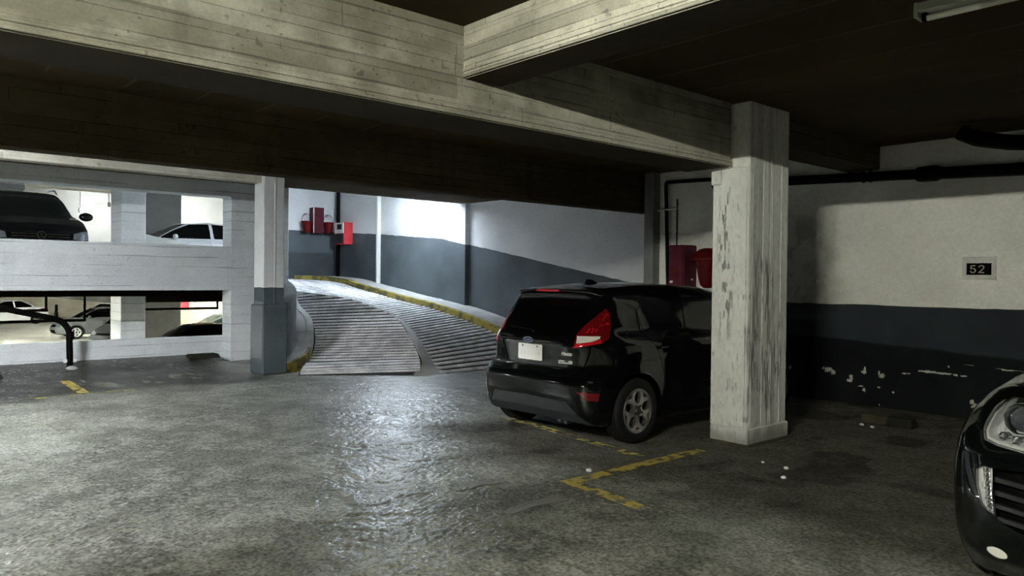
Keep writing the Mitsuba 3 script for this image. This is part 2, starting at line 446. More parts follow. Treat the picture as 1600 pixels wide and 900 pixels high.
def paint(pts, w, mt, z=0.0025):
    ln = LineString(pts).buffer(w / 2, cap_style=2, join_style=2)
    m = extr(ln, 0.0015)
    m = trimesh.Trimesh(*trimesh.remesh.subdivide_to_size(m.vertices, m.faces, 0.05), process=False)
    m.vertices[:, 2] += z + bend_floor(m.vertices[:, 0], m.vertices[:, 1]) + floor_relief(m.vertices[:, 0], m.vertices[:, 1])
    add('floor__painted_line', m, mt)


paint([(5.36, 6.25), (5.36, 5.75), (5.10, 4.10)], 0.10, 'm_line_worn')
paint([(5.72, 3.93), (4.05, 3.92)], 0.12, 'm_line')
paint([(4.06, 3.98), (3.95, 3.13)], 0.11, 'm_line')
paint([(2.36, 12.2), (2.31, 10.80)], 0.13, 'm_line')
paint([(1.60, 10.64), (2.95, 10.72)], 0.07, 'm_line_worn')


# beams: board-marked faces with a small double moulding at the lower edge
def beam_x(name, x0, x1, y0, y1, z0, z1, m, label, mould=True):
    k = add(name, box(x0, x1, y0, y1, z0, z1, 0.012), m, False, label, 'beam', kind='structure')
    if mould:
        add(k + '__edge_strip', box(x0, x1, y0 - 0.012, y0 + 0.02, z0 + 0.005, z0 + 0.028, 0.004), m)
        add(k + '__edge_strip', box(x0, x1, y0 - 0.008, y0 + 0.02, z0 + 0.042, z0 + 0.062, 0.004), m)
    return k


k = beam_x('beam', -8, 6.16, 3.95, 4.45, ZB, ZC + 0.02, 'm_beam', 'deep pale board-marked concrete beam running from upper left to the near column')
# raised board marks of its lit face
rng = np.random.default_rng(3)
row = 0
z = ZB + 0.075
bm = []
while z < ZC - 0.01:
    h = min(0.12 + 0.045 * rng.random(), ZC - z)
    x = -3.0 - rng.random()
    while x < 6.1:
        L = 0.7 + 1.5 * rng.random()
        t = 0.001 + 0.004 * rng.random()
        bm.append(box(x, min(x + L, 6.13), 3.95 - t, 3.97, z, z + h - 0.004, 0.0009))
        x += L + 0.004
    z += h
add(k + '__board_marked_face', cat(*bm), 'm_beam')
k = add('beam', box(3.04, 3.36, -7, 3.96, 2.80, ZC + 0.02, 0.012), 'm_cross_beam', False, 'pale concrete cross beam entering from the top edge and meeting the deep beam', 'beam', kind='structure')
for zz, t in ((2.805, 0.012), (2.842, 0.008)):
    add(k + '__edge_strip', box(3.04 - t, 3.06, -7, 3.95, zz, zz + 0.022, 0.004), 'm_cross_beam')
bm = []
z = 2.875
while z < ZC - 0.01:
    h = min(0.085 + 0.03 * rng.random(), ZC - z)
    y = -3.0 - rng.random()
    while y < 3.93:
        L = 0.7 + 1.5 * rng.random()
        t = 0.001 + 0.004 * rng.random()
        bm.append(box(3.04 - t, 3.06, y, min(y + L, 3.93), z, z + h - 0.004, 0.0009))
        y += L + 0.004
    z += h
add(k + '__board_marked_face', cat(*bm), 'm_cross_beam')
beam_x('beam', -8, 9.5, 7.5, 7.68, 2.545, ZC + 0.02, 'm_shade_beam', 'beam in front of the ramp, shade put into its dark brown colour', False)
beam_x('beam', 6.9, 9.45, 3.98, 4.36, 2.86, ZC + 0.02, 'm_shade_beam', 'short beam between the near column and the right wall, shade put into its dark colour', False)
beam_x('beam', -8, 4.83, 11.28, 11.5, 2.93, ZC + 0.02, 'm_bay_beam', 'cream concrete beam ending at the white column by the ramp', False)

# near column
k = add('column', box(6.20, 6.90, 3.78, 4.14, 0.0, ZC + 0.02, 0.012), 'm_column', False, 'scuffed white concrete column standing beside the black hatchback', 'column', kind='structure')
add(k + '__base', box(6.18, 6.92, 3.762, 4.158, 0.0, 0.15, 0.012), 'm_column')
add(k + '__render_panel', box(6.188, 6.22, 3.80, 4.16, 0.15, 2.55, 0.006), 'm_column')
for i, x in enumerate((6.225, 6.255, 6.44, 6.57, 6.60, 6.76)):
    add(k + '__edge_strip', box(x, x + 0.012, 3.7765, 3.79, 0.16, 2.75 if i > 1 else 2.5, 0.0015), 'm_column')
add(k + '__bracket', box(6.15, 6.2, 4.06, 4.16, 2.40, 2.54, 0.01), 'm_column')
add(k + '__mortar_skirt', box(6.14, 6.96, 3.72, 4.19, -0.01, 0.012, 0.004), 'm_stop_pale')

add('column', box(-3.3, -2.6, -2.7, -2.3, 0.0, ZC + 0.02, 0.01), 'm_column_bay', False, 'added white column behind the viewer, placed to gleam in the paint of the hatchback', 'column', kind='structure')  # unseen column added for its bright streak in the hatchback paint

# walls
add('wall_right', box(9.4, 9.7, -7, 7.32, -0.1, ZC + 0.1), 'm_wall_right', False, 'white wall with stains, painted column shadow and dark lower band behind bay 52', 'wall', kind='structure')
add('column', box(9.24, 9.7, 7.26, 7.44, -0.1, ZC + 0.1, 0.01), 'm_far_grey', False, 'narrow shadowed pilaster between the right wall and the ramp wall', 'column', kind='structure')
add('wall_ramp', box(10.3, 10.6, 7.4, 19.2, -0.2, 5.2), 'm_wall_ramp', False, 'long white wall with slate grey lower band rising beside the ramp', 'wall', kind='structure')
add('wall_ramp__pilaster', box(10.18, 10.31, 13.1, 13.92, 0.0, 5.2, 0.006), 'm_wall_ramp')
add('wall_ramp__pilaster', box(10.16, 10.31, 16.70, 18.85, 0.0, 5.2, 0.006), 'm_wall_ramp')
add('wall_ramp__panel', box(10.22, 10.31, 13.96, 16.62, 0.0, 5.2, 0.004), 'm_wall_ramp')
add('wall_ramp__corner_strip', box(10.13, 10.31, 16.63, 16.70, 0.0, 5.2, 0.006), 'm_white')
add('wall_back', box(8.35, 10.6, 18.8, 19.1, 1.2, 5.2), 'm_wall_ramp', False, 'end wall at the top of the ramp with a dark lower band', 'wall', kind='structure')
add('wall_front', box(-8.3, 10.6, -7.3, -7, -0.1, ZC + 0.1), 'm_wall_behind', False, 'plain garage wall behind the viewer', 'wall', kind='structure')
add('wall_left', box(-8.3, -8, -7.3, 13.7, -0.1, ZC + 0.1), 'm_wall_behind', False, 'plain garage wall closing the lane at the left', 'wall', kind='structure')

# column by the ramp
k = add('column', box(4.83, 5.16, 11.2, 11.56, 0.0, ZC + 0.02, 0.01), 'm_column_bay', False, 'white column with slate grey foot at the start of the ramp', 'column', kind='structure')
add(k + '__foot', box(4.79, 5.19, 11.13, 11.6, 0.0, 1.07, 0.02), 'm_column_bay')
add(k + '__edge_strip', box(5.0, 5.02, 11.192, 11.21, 1.07, 3.0, 0.003), 'm_column_bay')

# split-level wall: parapet beam, pier, low curb
YP = 13.32
add('wall_parapet', cat(box(-8, 5.16, YP, YP + 0.4, 1.25, 2.02, 0.008)), 'm_parapet', False, 'board-marked pale parapet wall between the two parking levels', 'wall', kind='structure')
add('column', box(5.15, 6.22, YP, YP + 0.4, 0.0, 4.4, 0.008), 'm_parapet', False, 'wide pale pier carrying the parapet beside the ramp column', 'column', kind='structure')
add('beam', box(-8, 6.2, YP, YP + 0.4, 2.89, 4.3, 0.008), 'm_parapet', False, 'grey shaded beam over the opening to the upper level', 'beam', kind='structure')
add('wall_curb', box(-8, 5.2, YP + 0.30, YP + 0.5, -0.2, 0.435, 0.01), 'm_parapet', False, 'low pale curb wall under the slit to the lower level', 'wall', kind='structure')

# ------------------------------------------------------------------ the ramp: two ribbed strips, curbs, low curved wall
INNER = np.array([(5.22, 10.80, .03), (5.5, 11.25, .10), (5.72, 11.5, .15), (6.02, 11.9, .36), (6.13, 12.1, .485), (6.3, 12.55, .674), (6.38, 13.2, .89), (6.5, 13.62, 1.20)])
CURB = np.vstack([[(5.13, 11.17, 0.01), (5.52, 11.33, .095)], INNER[2:]])
MIDL = np.array([(6.83, 9.68, 0.05), (7.02, 10.0, .225), (7.12, 10.32, .395), (7.24, 10.75, .575), (7.36, 11.2, .73), (7.41, 11.65, .85), (7.33, 12.1, .965), (7.2, 12.79, 1.095), (6.82, 13.25, 1.175), (6.55, 13.60, 1.222), (6.4, 14.1, 1.33), (6.25, 14.7, 1.43), (6.2, 15.2, 1.452)])
OUTER = np.array([(9.5, 9.75, 0.02), (9.5, 10.3, .20), (9.5, 11.3, .49), (9.5, 12.4, .72), (9.5, 13.56, .90), (9.5, 14.5, 1.0), (9.5, 15.5, 1.13), (9.5, 16.6, 1.27), (9.48, 17.1, 1.36), (9.25, 17.8, 1.43), (8.7, 18.3, 1.45)])


def path(P, key=None):
    P = np.asarray(P, float)
    if key is None:
        key = np.r_[0, np.cumsum(np.linalg.norm(np.diff(P, axis=0), axis=1))]
        key = key / key[-1]
    return PchipInterpolator(key, P)


pin, pmid, pout = path(INNER), path(MIDL), path(OUTER)


def slab_sect(lines):
    """closed prism through the given section lines"""
    P = np.stack([*lines, lines[0]], 1)
    m = grid_mesh(P)
    n, q = P.shape[:2]
    caps = []
    for i in (0, n - 1):
        base = len(m.vertices)
        f = [[0, j, j + 1] for j in range(1, q - 2)]
        caps.append(trimesh.Trimesh(P[i, :-1], [t[::-1] for t in f] if i else f, process=False))
    return cat(m, *caps)


def strip(pa, pb, fa, fb, n=60, cross=9):
    """ruled surface between two edges; fa, fb map 0..1 to the edges' parameters"""
    s = np.linspace(0, 1, n)
    A, B = pa(fa(s)), pb(fb(s))
    u = np.linspace(0, 1, cross)
    return A[:, None] * (1 - u)[None, :, None] + B[:, None] * u[None, :, None]


def ribs(key, pa, pb, fa, fb, count, h, fill=0.60, u0=0.0, u1=1.0, seed=1):
    """transverse bars cast on the strip, one part each"""
    rg = np.random.default_rng(seed)
    u = np.linspace(u0, u1, 8)
    for i in range(count):
        s = (i + np.array([0.18, 0.24, 0.18 + fill - 0.06, 0.18 + fill])) / count
        A, B = pa(fa(s)), pb(fb(s))
        Q = A[:, None] * (1 - u)[None, :, None] + B[:, None] * u[None, :, None]
        wob = 0.010 * (meshkit.noise(Q[0] * 4.0, 5) - 0.5)
        Q[..., 2] += wob[None, :] * 0.5 + 0.004 * (rg.random() - 0.5)
        top = Q + [0, 0, h]
        lowa, lowb = Q[0] - [0, 0, 0.02], Q[3] - [0, 0, 0.02]
        q0, q3 = top[0] - [0, 0, 0.006], top[3] - [0, 0, 0.006]
        add(key + '__rib', slab_sect([lowa, q0, top[1], top[2], q3, lowb]), 'm_ramp')


def slab(P, depth):
    """closes a top grid with skirts going down"""
    top = grid_mesh(P)
    n, m = P.shape[:2]
    rim = np.concatenate([P[0], P[1:, -1], P[-1, -2::-1], P[-2:0:-1, 0]])
    low = rim.copy()
    low[:, 2] -= depth
    k = len(rim)
    V = np.vstack([rim, low])
    Fc = []
    for i in range(k):
        j = (i + 1) % k
        Fc += [[i, k + i, k + j], [i, k + j, j]]
    return cat(top, trimesh.Trimesh(V, Fc, process=False))


# where the apron (inner strip) meets the outer strip: parameter of MIDL at its 10th point
def arc(P):
    t = np.r_[0, np.cumsum(np.linalg.norm(np.diff(P, axis=0), axis=1))]
    return t / t[-1]


tm_all = arc(MIDL)
tm9 = tm_all[9]
# the bars of the apron lie square to the lane, those of the outer strip fan round the curve
fin = PchipInterpolator([0, .13, .18, .37, .47, .62, .78, 1], arc(INNER))
fmid = PchipInterpolator([0, .17, .32, .48, .61, .70, .78, .885, .945, 1.0], np.r_[tm_all[:9], tm9 * 0.995])
to_all = arc(OUTER)
fo_ = lambda Y: np.interp(Y, OUTER[:9, 1], to_all[:9])
fout = PchipInterpolator([0, tm_all[2], tm_all[4], tm_all[6], tm_all[7], tm_all[9], 1.0], [0, fo_(11.2), fo_(12.6), fo_(14.2), fo_(15.5), fo_(17.0), 1.0])
one = lambda s: s


def pin2(t):
    return pin(t) - np.array([0, 0, 0.02])


pmc = lambda t: pmid(t) + (pin(np.clip(t / tm9, 0, 1)) - pmid(t)) * (0.05 * (1 - np.clip(t / tm9, 0, 1)) ** 1.5 + 0.004)[..., None]
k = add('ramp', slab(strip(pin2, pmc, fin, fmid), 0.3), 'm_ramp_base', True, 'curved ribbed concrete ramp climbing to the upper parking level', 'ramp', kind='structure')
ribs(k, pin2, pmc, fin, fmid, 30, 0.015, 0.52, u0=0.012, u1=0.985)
pm2 = path(np.vstack([[7.02, 9.62, 0.03], MIDL[1:] + np.array([0.12, 0.06, 0.0]) * np.clip(1.05 - np.arange(1, 13) / 7.0, 0.22, 1)[:, None]]), tm_all)
low2 = lambda t: pm2(t) - np.array([0, 0, 0.03])
lowo = lambda t: pout(t) - np.array([0, 0, 0.03])
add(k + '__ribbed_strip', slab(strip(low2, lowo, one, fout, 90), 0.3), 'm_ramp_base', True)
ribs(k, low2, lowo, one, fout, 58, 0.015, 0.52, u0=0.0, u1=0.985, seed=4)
# bare channel between the strips
A, B = pmid(np.linspace(0, tm9, 60)), pm2(np.linspace(0, tm9, 60))
Pc = np.stack([A + (A - B) * 1.2, A, B, B + (B - A) * 0.5], 1)
Pc[..., 2] -= 0.022
Pc[:, 0, 2] -= 0.02
Pc[..., 2] += 0.012 * (meshkit.noise(Pc * 5.0, 2) - 0.5)
add(k + '__channel', slab(Pc, 0.2), 'm_walk', True)


def ribbon(P, Q):
    """surface between two polylines"""
    return grid_mesh(np.stack([P, Q], 1))


def curb(name, line, width_vec, h, mt_face, mt_top, lab, wid):
    """raised walk: yellow curb stone along the line and a walk behind it"""
    n = len(line)
    up = np.array([0, 0, 1.0])
    a = line + up * -0.15
    b = line + up * h
    nrm = width_vec / np.linalg.norm(width_vec, axis=1, keepdims=True)
    c = b + nrm * 0.13
    d = c - up * (h + 0.15)
    key = add(name, slab_sect([a, b + nrm * 0.012, c, d]), mt_face, False, lab, 'curb', kind='structure')
    w = b + width_vec
    if mt_top:
        add(key + '__walk', slab_sect([c - up * 0.01, w - up * 0.01, w - up * 0.3, c - up * 0.3]), mt_top)
    return key


s = np.linspace(0.03, 1, 60)
lo = pout(s)
wv = np.stack([10.32 - lo[:, 0], np.where(lo[:, 1] > 17, (lo[:, 1] - 17) * 0.6, 0), 0 * s], 1)
curb('curb', lo, wv, 0.09, 'm_curb', 'm_walk', 'yellow painted curb with narrow walk along the ramp wall', 0.7)
WALL = np.array([(5.17, 11.40, 0), (5.50, 11.66, 0), (5.80, 12.10, 0), (5.97, 12.60, 0), (6.05, 13.0, 0), (6.22, 13.36, 0)])
pw = path(WALL)
s = np.linspace(0, 1, 48)
li, lw = path(CURB)(s * 0.93), pw(s)
lw2 = lw.copy()
lw2[:, 2] = li[:, 2]
li[:, 2] -= 0.02
ck = curb('curb', li, lw2 - li, 0.14, 'm_walk', 'm_walk', 'short curved curb with yellow nose at the foot of the white column', 0.3)
n_ = 15
nose = li[:n_]
nn = (lw2 - li)[:n_]
nn /= np.linalg.norm(nn, axis=1, keepdims=True)
up_ = np.array([0, 0, 1.0])
add(ck + '__painted_nose', slab_sect([nose - nn * 0.006 - up_ * 0.12, nose - nn * 0.006 + up_ * 0.143, nose + nn * 0.05 + up_ * 0.146, nose + nn * 0.05 - up_ * 0.12]), 'm_curb')
tn = np.gradient(lw, axis=0)
nr = np.stack([-tn[:, 1], tn[:, 0], 0 * s], 1)
nr /= np.linalg.norm(nr, axis=1, keepdims=True)
zt = np.interp(s, [0, 0.3, 1], [1.03, 1.20, 1.53])
o1 = lw.copy(); o1[:, 2] = 0
o2 = lw.copy(); o2[:, 2] = zt
i2 = o2 + nr * 0.14
i1 = i2.copy(); i1[:, 2] = 0
add('wall_ramp_guard', slab_sect([o1, o2, i2, i1]), 'm_low_wall', 40, 'low curved slate grey guard wall beside the ramp', 'wall', kind='structure')

# ------------------------------------------------------------------ half level above
up = Polygon([(-10, YP + .38), (6.2, YP + .38), (6.25, 14.7), (6.2, 15.2), (8.7, 18.3), (9.0, 18.82), (10.2, 18.82), (10.2, 27), (-10, 27)])
m = extr(up, 0.2)
m.apply_translation([0, 0, ZU - 0.2])
add('floor_upper', m, 'm_far_floor', False, 'floor slab of the upper parking level beyond the parapet', 'floor', kind='structure')
add('ceiling_upper', box(-10, 10.6, YP, 27, 4.35, 4.55), 'm_far_grey', False, 'grey ceiling of the upper parking level', 'ceiling', kind='structure')
add('wall_upper_back', box(-10, 10.6, 26.6, 27, ZU, 4.4), 'm_far', False, 'bright far wall of the upper parking level', 'wall', kind='structure')
add('wall_upper_left', box(-10.2, -10, YP, 27, ZU, 4.4), 'm_far_warm', False, 'side wall of the upper parking level', 'wall', kind='structure')
add('wall_upper_right', box(10.3, 10.6, 19.1, 27, ZU, 4.4), 'm_far', False, 'right side wall of the upper parking level', 'wall', kind='structure')
add('ceiling_ramp', box(5.2, 10.6, 8.1, 19.2, 4.4, 4.6), 'm_far', False, 'ceiling high above the ramp', 'ceiling', kind='structure')
# half level below
add('floor_lower', box(-30, 30, 8, 62, ZL - 0.2, ZL), 'm_far_floor', False, 'brightly lit floor of the lower parking level', 'floor', kind='structure')
add('ceiling_lower', cat(box(-30, 6.2, YP + 0.39, 62, 1.22, 1.26), box(6.2, 30, 19.2, 62, 1.22, 1.26)), 'm_near_black', False, 'dark ceiling of the lower parking level', 'ceiling', kind='structure')
add('wall_lower_back', box(-30, 30, 61, 61.3, ZL, 1.3), 'm_far_warm', False, 'bright far wall of the lower parking level', 'wall', kind='structure')
add('wall_lower_front', box(-30, 30, 8, 8.2, ZL, -0.21), 'm_far_grey', False, 'wall below the parking lane', 'wall', kind='structure')

# ------------------------------------------------------------------ fluorescent fixtures


def fixture(name, c, axis, L, color, power, label, group=None, tubes=2, tilt=(0, 0, 0), lit=True, body='m_lamp_body', up=(0, 0, 1), w=0.5):
    """batten fixture: body, end caps, tubes; axis = unit direction of the tubes"""
    key = new(name)
    ex = np.array(axis, float) / np.linalg.norm(axis)
    uz = np.array(up, float)
    uz = uz - ex * (uz @ ex)
    uz /= np.linalg.norm(uz)
    ey = np.cross(uz, ex)
    tag(key, label, 'lamp', group)
    fr = lambda m: frame(m, c, ex, ey, uz)
    add(key + '__body', fr(box(-L / 2, L / 2, -0.05, 0.05, 0.03, 0.085, 0.006)), body)
    for sx in (-1, 1):
        add(key + '__end_cap', fr(box(sx * L / 2 - 0.012, sx * L / 2 + 0.012, -0.055, 0.055, 0.0, 0.085, 0.004)), body)
    for i in range(tubes):
        yy = (i - (tubes - 1) / 2) * 0.06
        g = cyl((-L / 2 + 0.03, yy, 0.0), (L / 2 - 0.03, yy, 0.0), 0.0165, 12)
        if lit:
            add(key + '__tube', fr(g), 'm_white', True, emitter=emit(color, power, w))
        else:
            add(key + '__tube', fr(g), 'm_tube_off', True)
            for sx in (-1, 1):
                add(key + '__holder', fr(box(sx * (L / 2 - 0.03) - 0.012, sx * (L / 2 - 0.03) + 0.012, yy - 0.018, yy + 0.018, -0.018, 0.04, 0.003)), 'm_black')
    return key


fixture('tube_lamp', (-1.8, 0.9, 3.053), (0, 1, 0), 1.25, WARM, P_LANE, 'lit tube lamp on the ceiling left of the viewer', tubes=1, w=6)
fixture('tube_lamp', (-0.9, 8.35, 3.053), (1, 0, 0), 1.25, NEUT, P_BAY, 'lit tube lamp hidden behind the dark beam over the left bay', w=3)
fixture('tube_lamp', (8.0, 8.8, 4.313), (1, 0, 0), 1.25, COOL, P_ADDED_OVER, 'added unseen tube lamp high over the ramp, behind the dark beam', w=3)  # lamp added to brighten the ramp and its wall
rl = fixture('tube_lamp', (9.40, 14.15, 3.48), (0, 2.3, 0.28), 2.2, COOL, P_RAMP, 'glowing white tube lamp high on the ramp wall', up=(1, 0, 0.12), w=4)
for y, z in ((13.5, 3.42), (14.8, 3.58)):
    add(rl + '__bracket', tube([(9.46, y, z + 0.03), (10.17, y, z + 0.2)], 0.015, 8), 'm_lamp_body', 40)
ul = fixture('tube_lamp', (4.52, 0.95, 2.97), (0, 1, 0), 1.52, WARM, 0, 'unlit dusty tube lamp on the dark ceiling at top right', tubes=1, lit=False)
for y in (0.45, 1.45):
    add(ul + '__hanger', box(4.50, 4.54, y - 0.03, y + 0.03, 3.05, 3.139), 'm_lamp_body')
for x, y in ((-2.0, 18.8), (1.6, 24.6), (8.4, 24.6)):
    fixture('tube_lamp', (x, y, 4.265), (1, 0, 0), 1.25, NEUT, P_UP, 'lit tube lamp under the ceiling of the upper level', 'lamps of the upper level')
k = new('tube_lamp')
tag(k, 'glaring tube lamp seen beside the mirror of the crossover', 'lamp')
add(k + '__tube', cyl((5.40, 25.75, 3.42), (6.05, 25.25, 3.60), 0.055, 12), 'm_white', True, emitter=emit(NEUT, 2))
for x, y, z in ((5.40, 25.75, 3.42), (6.05, 25.25, 3.60)):
    add(k + '__holder', box(x - 0.05, x + 0.05, y - 0.05, y + 0.05, z - 0.06, z + 0.08, 0.01), 'm_lamp_body')
    add(k + '__hanger', cyl((x, y, z + 0.06), (x, y, 4.352), 0.012, 8), 'm_lamp_body')
for x, y in ((0, 20), (13, 31), (4, 35), (12, 44)):
    fixture('tube_lamp', (x, y, 1.135), (1, 0, 0), 1.25, WARM, P_LOW, 'lit tube lamp under the ceiling of the lower level', 'lamps of the lower level')

# ------------------------------------------------------------------ columns and walls of the other levels
add('column', box(3.80, 4.22, 15.0, 15.7, ZL, 4.36, 0.01), 'm_parapet', False, 'white board-marked column standing just behind the parapet through both levels', 'column', kind='structure')
add('column', box(8.3, 9.53, 29.5, 30.2, ZL, 1.22, 0.01), 'm_far_grey', False, 'broad column, its shade put into grey, behind the black sedan on the lower level', 'column', kind='structure')  # grey colour carries the shade of this column
add('beam', box(-8, 5.1, 14.3, 14.7, 1.13, 1.22), 'm_near_black', False, 'black beam close behind the parapet under the lower ceiling', 'beam', kind='structure')
add('column', box(6.33, 7.27, 22.5, 23.0, ZU, 4.36, 0.01), 'm_far_grey', False, 'broad column, its shade put into grey, behind the white sedan on the upper level', 'column', kind='structure')  # shade of this column is likewise painted as grey
add('beam', box(-10, 6.2, 22.0, 22.45, 3.68, 4.36, 0.01), 'm_far_warm', False, 'cream beam under the ceiling of the upper level behind the crossover', 'beam', kind='structure')
add('beam', box(2.2, 3.4, 22, 26.6, 3.55, 4.36, 0.01), 'm_far_grey', False, 'grey beam running back on the upper level behind the crossover', 'beam', kind='structure')
pw_ = Polygon([(4.4, ZU), (4.4, 2.46), (6.25, 2.07), (6.25, ZU)])
add('wall_ramp_up', frame(extr(pw_, 0.15), (0, 17.35, 0), (1, 0, 0), (0, 0, 1), (0, -1, 0)), 'm_far', False, 'low sloping white wall in front of the white sedan', 'wall', kind='structure')
add('wall_upper_back__stone_patch', box(12.2, 12.2, 20, 20, 2, 2) if False else box(7.0, 7.35, 26.55, 26.7, ZU, 4.35), 'm_stone')
add('beam', frame(extr(Polygon([(0.2, 1.22), (6.5, 1.22), (6.5, 0.60), (2.9, 1.05)]), 0.5), (0, 24.0, 0), (1, 0, 0), (0, 0, 1), (0, -1, 0)), 'm_far_grey', False, 'tapering grey concrete haunch under the ceiling of the lower level', 'beam', kind='structure')
add('beam', box(5.6, 16, 21.5, 22.0, 0.78, 1.22, 0.01), 'm_near_black', False, 'dark beam under the ceiling of the lower level at the right', 'beam', kind='structure')

# ------------------------------------------------------------------ pipes


def bend(pts, r=0.12, n=7):
    """rounds the corners of a pipe run"""
    P = [np.array(p, float) for p in pts]
    out = [P[0]]
    for a, b, c in zip(P, P[1:], P[2:]):
        u, v = (a - b) / np.linalg.norm(a - b), (c - b) / np.linalg.norm(c - b)
        q = min(r, 0.45 * np.linalg.norm(a - b), 0.45 * np.linalg.norm(c - b))
        for t in np.linspace(0, 1, n):
            out.append((b + u * q) * (1 - t) ** 2 + 2 * b * t * (1 - t) + (b + v * q) * t ** 2)
    out.append(P[-1])
    return np.array(out)


key = 'wall_pipe'
tag(key, 'long black pipe along the right wall above the bay number', 'pipe')
a, b = np.array([9.24, 6.2, 2.86]), np.array([9.24, 0.5, 2.62])
at = lambda y: a + (b - a) * (6.2 - y) / 5.7
add(key + '__pipe', cat(tube([a, at(3.30)], 0.058, 20), tube([at(3.45), b], 0.068, 20)), 'm_pipe_black', 40)
add(key + '__coupling', lathe([(0.001, -0.13), (0.075, -0.13), (0.092, -0.10), (0.088, 0.06), (0.078, 0.11), (0.001, 0.11)], 24, 'y').apply_translation(at(3.38)), 'm_pipe_black', 40)
for y in (4.1, 4.02, 2.3):
    add(key + '__bracket', cat(moved(lathe([(0.061, -0.012), (0.068, -0.012), (0.068, 0.012), (0.061, 0.012), (0.061, -0.012)], 24, 'y'), at(y)), box(9.29, 9.40, y - 0.012, y + 0.012, at(y)[2] - 0.012, at(y)[2] + 0.012), cyl(at(y) + [0, 0, 0.06], at(y) + [0, 0, 0.2], 0.008, 8)), 'm_pipe_black', 30)
key = 'drain_pipe'
tag(key, 'thick black drain pipe with an elbow at the upper right corner', 'pipe')
run = bend([(8.60, 2.84, 3.05), (8.70, 2.72, 2.98), (8.97, 2.42, 2.93), (8.99, 0.3, 2.90)], 0.16)
add(key + '__pipe', tube(run, 0.078, 20), 'm_pipe_black', 40)
add(key + '__collar', tube([(8.965, 2.30, 2.928), (8.97, 2.12, 2.925)], 0.096, 20), 'm_pipe_black', 40)
add(key + '__bracket', box(8.99, 9.38, 2.0, 2.03, 3.01, 3.03, 0.004), 'm_pipe_black')
key = 'conduit'
tag(key, 'thin dark pipe rising beside the red hose cabinet, bent along the wall', 'pipe')
add(key + '__pipe', tube(bend([(9.33, 6.99, 0.02), (9.33, 7.10, 2.98), (9.33, 5.95, 2.94)], 0.05), 0.027, 12), 'm_pipe_black', 40)
add(key + '__bracket', tube([(9.30, 7.22, 2.56), (9.34, 6.90, 2.58)], 0.018, 8), 'm_metal', 40)
add('conduit', tube([(9.385, 6.93, 2.0), (9.385, 6.93, 2.72)], 0.012, 8), 'm_pipe_dark', True, 'short thin conduit entering the top of the red hose cabinet', 'pipe')
add('conduit', tube([(10.10, 18.6, 1.5), (10.10, 18.6, 5.0)], 0.05, 14), 'm_pipe_black', True, 'tall dark pipe in the corner above the red and white call box', 'pipe')
key = 'floor_drain_pipe'
tag(key, 'black drain pipe slanting down to the floor in front of the low curb wall', 'pipe')
run = bend([(0.2, 13.28, 1.40), (2.52, 13.27, 0.80), (2.63, 13.25, 0.66), (2.64, 13.22, 0.03)], 0.09)
add(key + '__pipe', tube(run, 0.045, 16), 'm_pipe_black', 40)
for p, q in (((2.64, 13.235, 0.62), (2.64, 13.232, 0.50)), ((1.35, 13.28, 1.102), (1.50, 13.28, 1.064))):
    add(key + '__collar', tube([p, q], 0.056, 16), 'm_pipe_black', 40)
add(key + '__vent_stub', tube([(2.46, 13.27, 0.80), (2.46, 13.27, 1.04)], [0.03, 0.018], 12), 'm_pipe_black', 40)
for sx in (-1, 1):
    add(key + '__bracket', box(2.64 + sx * 0.065 - 0.025, 2.64 + sx * 0.065 + 0.025, 13.20, 13.26, 0.15, 0.20, 0.006), 'm_white')
add(key + '__mortar_foot', trimesh.creation.icosphere(2, 0.085).apply_scale([1, 1, 0.7]).apply_translation([2.64, 13.12, 0.05]), 'm_walk', True)
for y, z, x0, x1, lab in ((17.0, 0.80, -6, 3.0, 'upper thin black pipe crossing the slit at the left'), (17.4, 0.57, -6, 3.75, 'lower thin black pipe crossing the slit at the left'), (20.0, 0.66, 4.6, 7.4, 'thin black pipe crossing the slit at the right under the red box')):
    k = new('ceiling_pipe')
    tag(k, lab, 'pipe')
    add(k + '__pipe', cyl((x0, y, z), (x1, y, z), 0.026, 12), 'm_pipe_black', 40)
    for x in np.arange(x1 - 0.02, max(x0, x1 - 7), -2.2):
        add(k + '__hanger', cyl((x, y, z), (x, y, 1.218), 0.022, 10), 'm_pipe_black', 40)

# ------------------------------------------------------------------ fire equipment


def fire_bucket(label, c, s=1.0, group=None):
    """cone-bottomed bucket hung on a wall hook"""
    k = new('fire_bucket')
    tag(k, label, 'bucket', group)
    prof = [(0.001, -0.29 * s), (0.085 * s, -0.288 * s), (0.092 * s, -0.27 * s), (0.135 * s, -0.04 * s), (0.145 * s, 0.0), (0.150 * s, 0.004), (0.150 * s, -0.008 * s), (0.138 * s, -0.01 * s), (0.13 * s, -0.05 * s), (0.085 * s, -0.26 * s), (0.001, -0.265 * s)]
    add(k + '__body', moved(lathe(prof, 32), c), 'm_bucket', 40)
    a = np.linspace(0, PI, 14)
    add(k + '__handle', moved(tube(np.stack([0.148 * s * np.cos(a), 0 * a, 0.20 * s * np.sin(a)], 1), 0.006, 8), c), 'm_red', True)
    return k


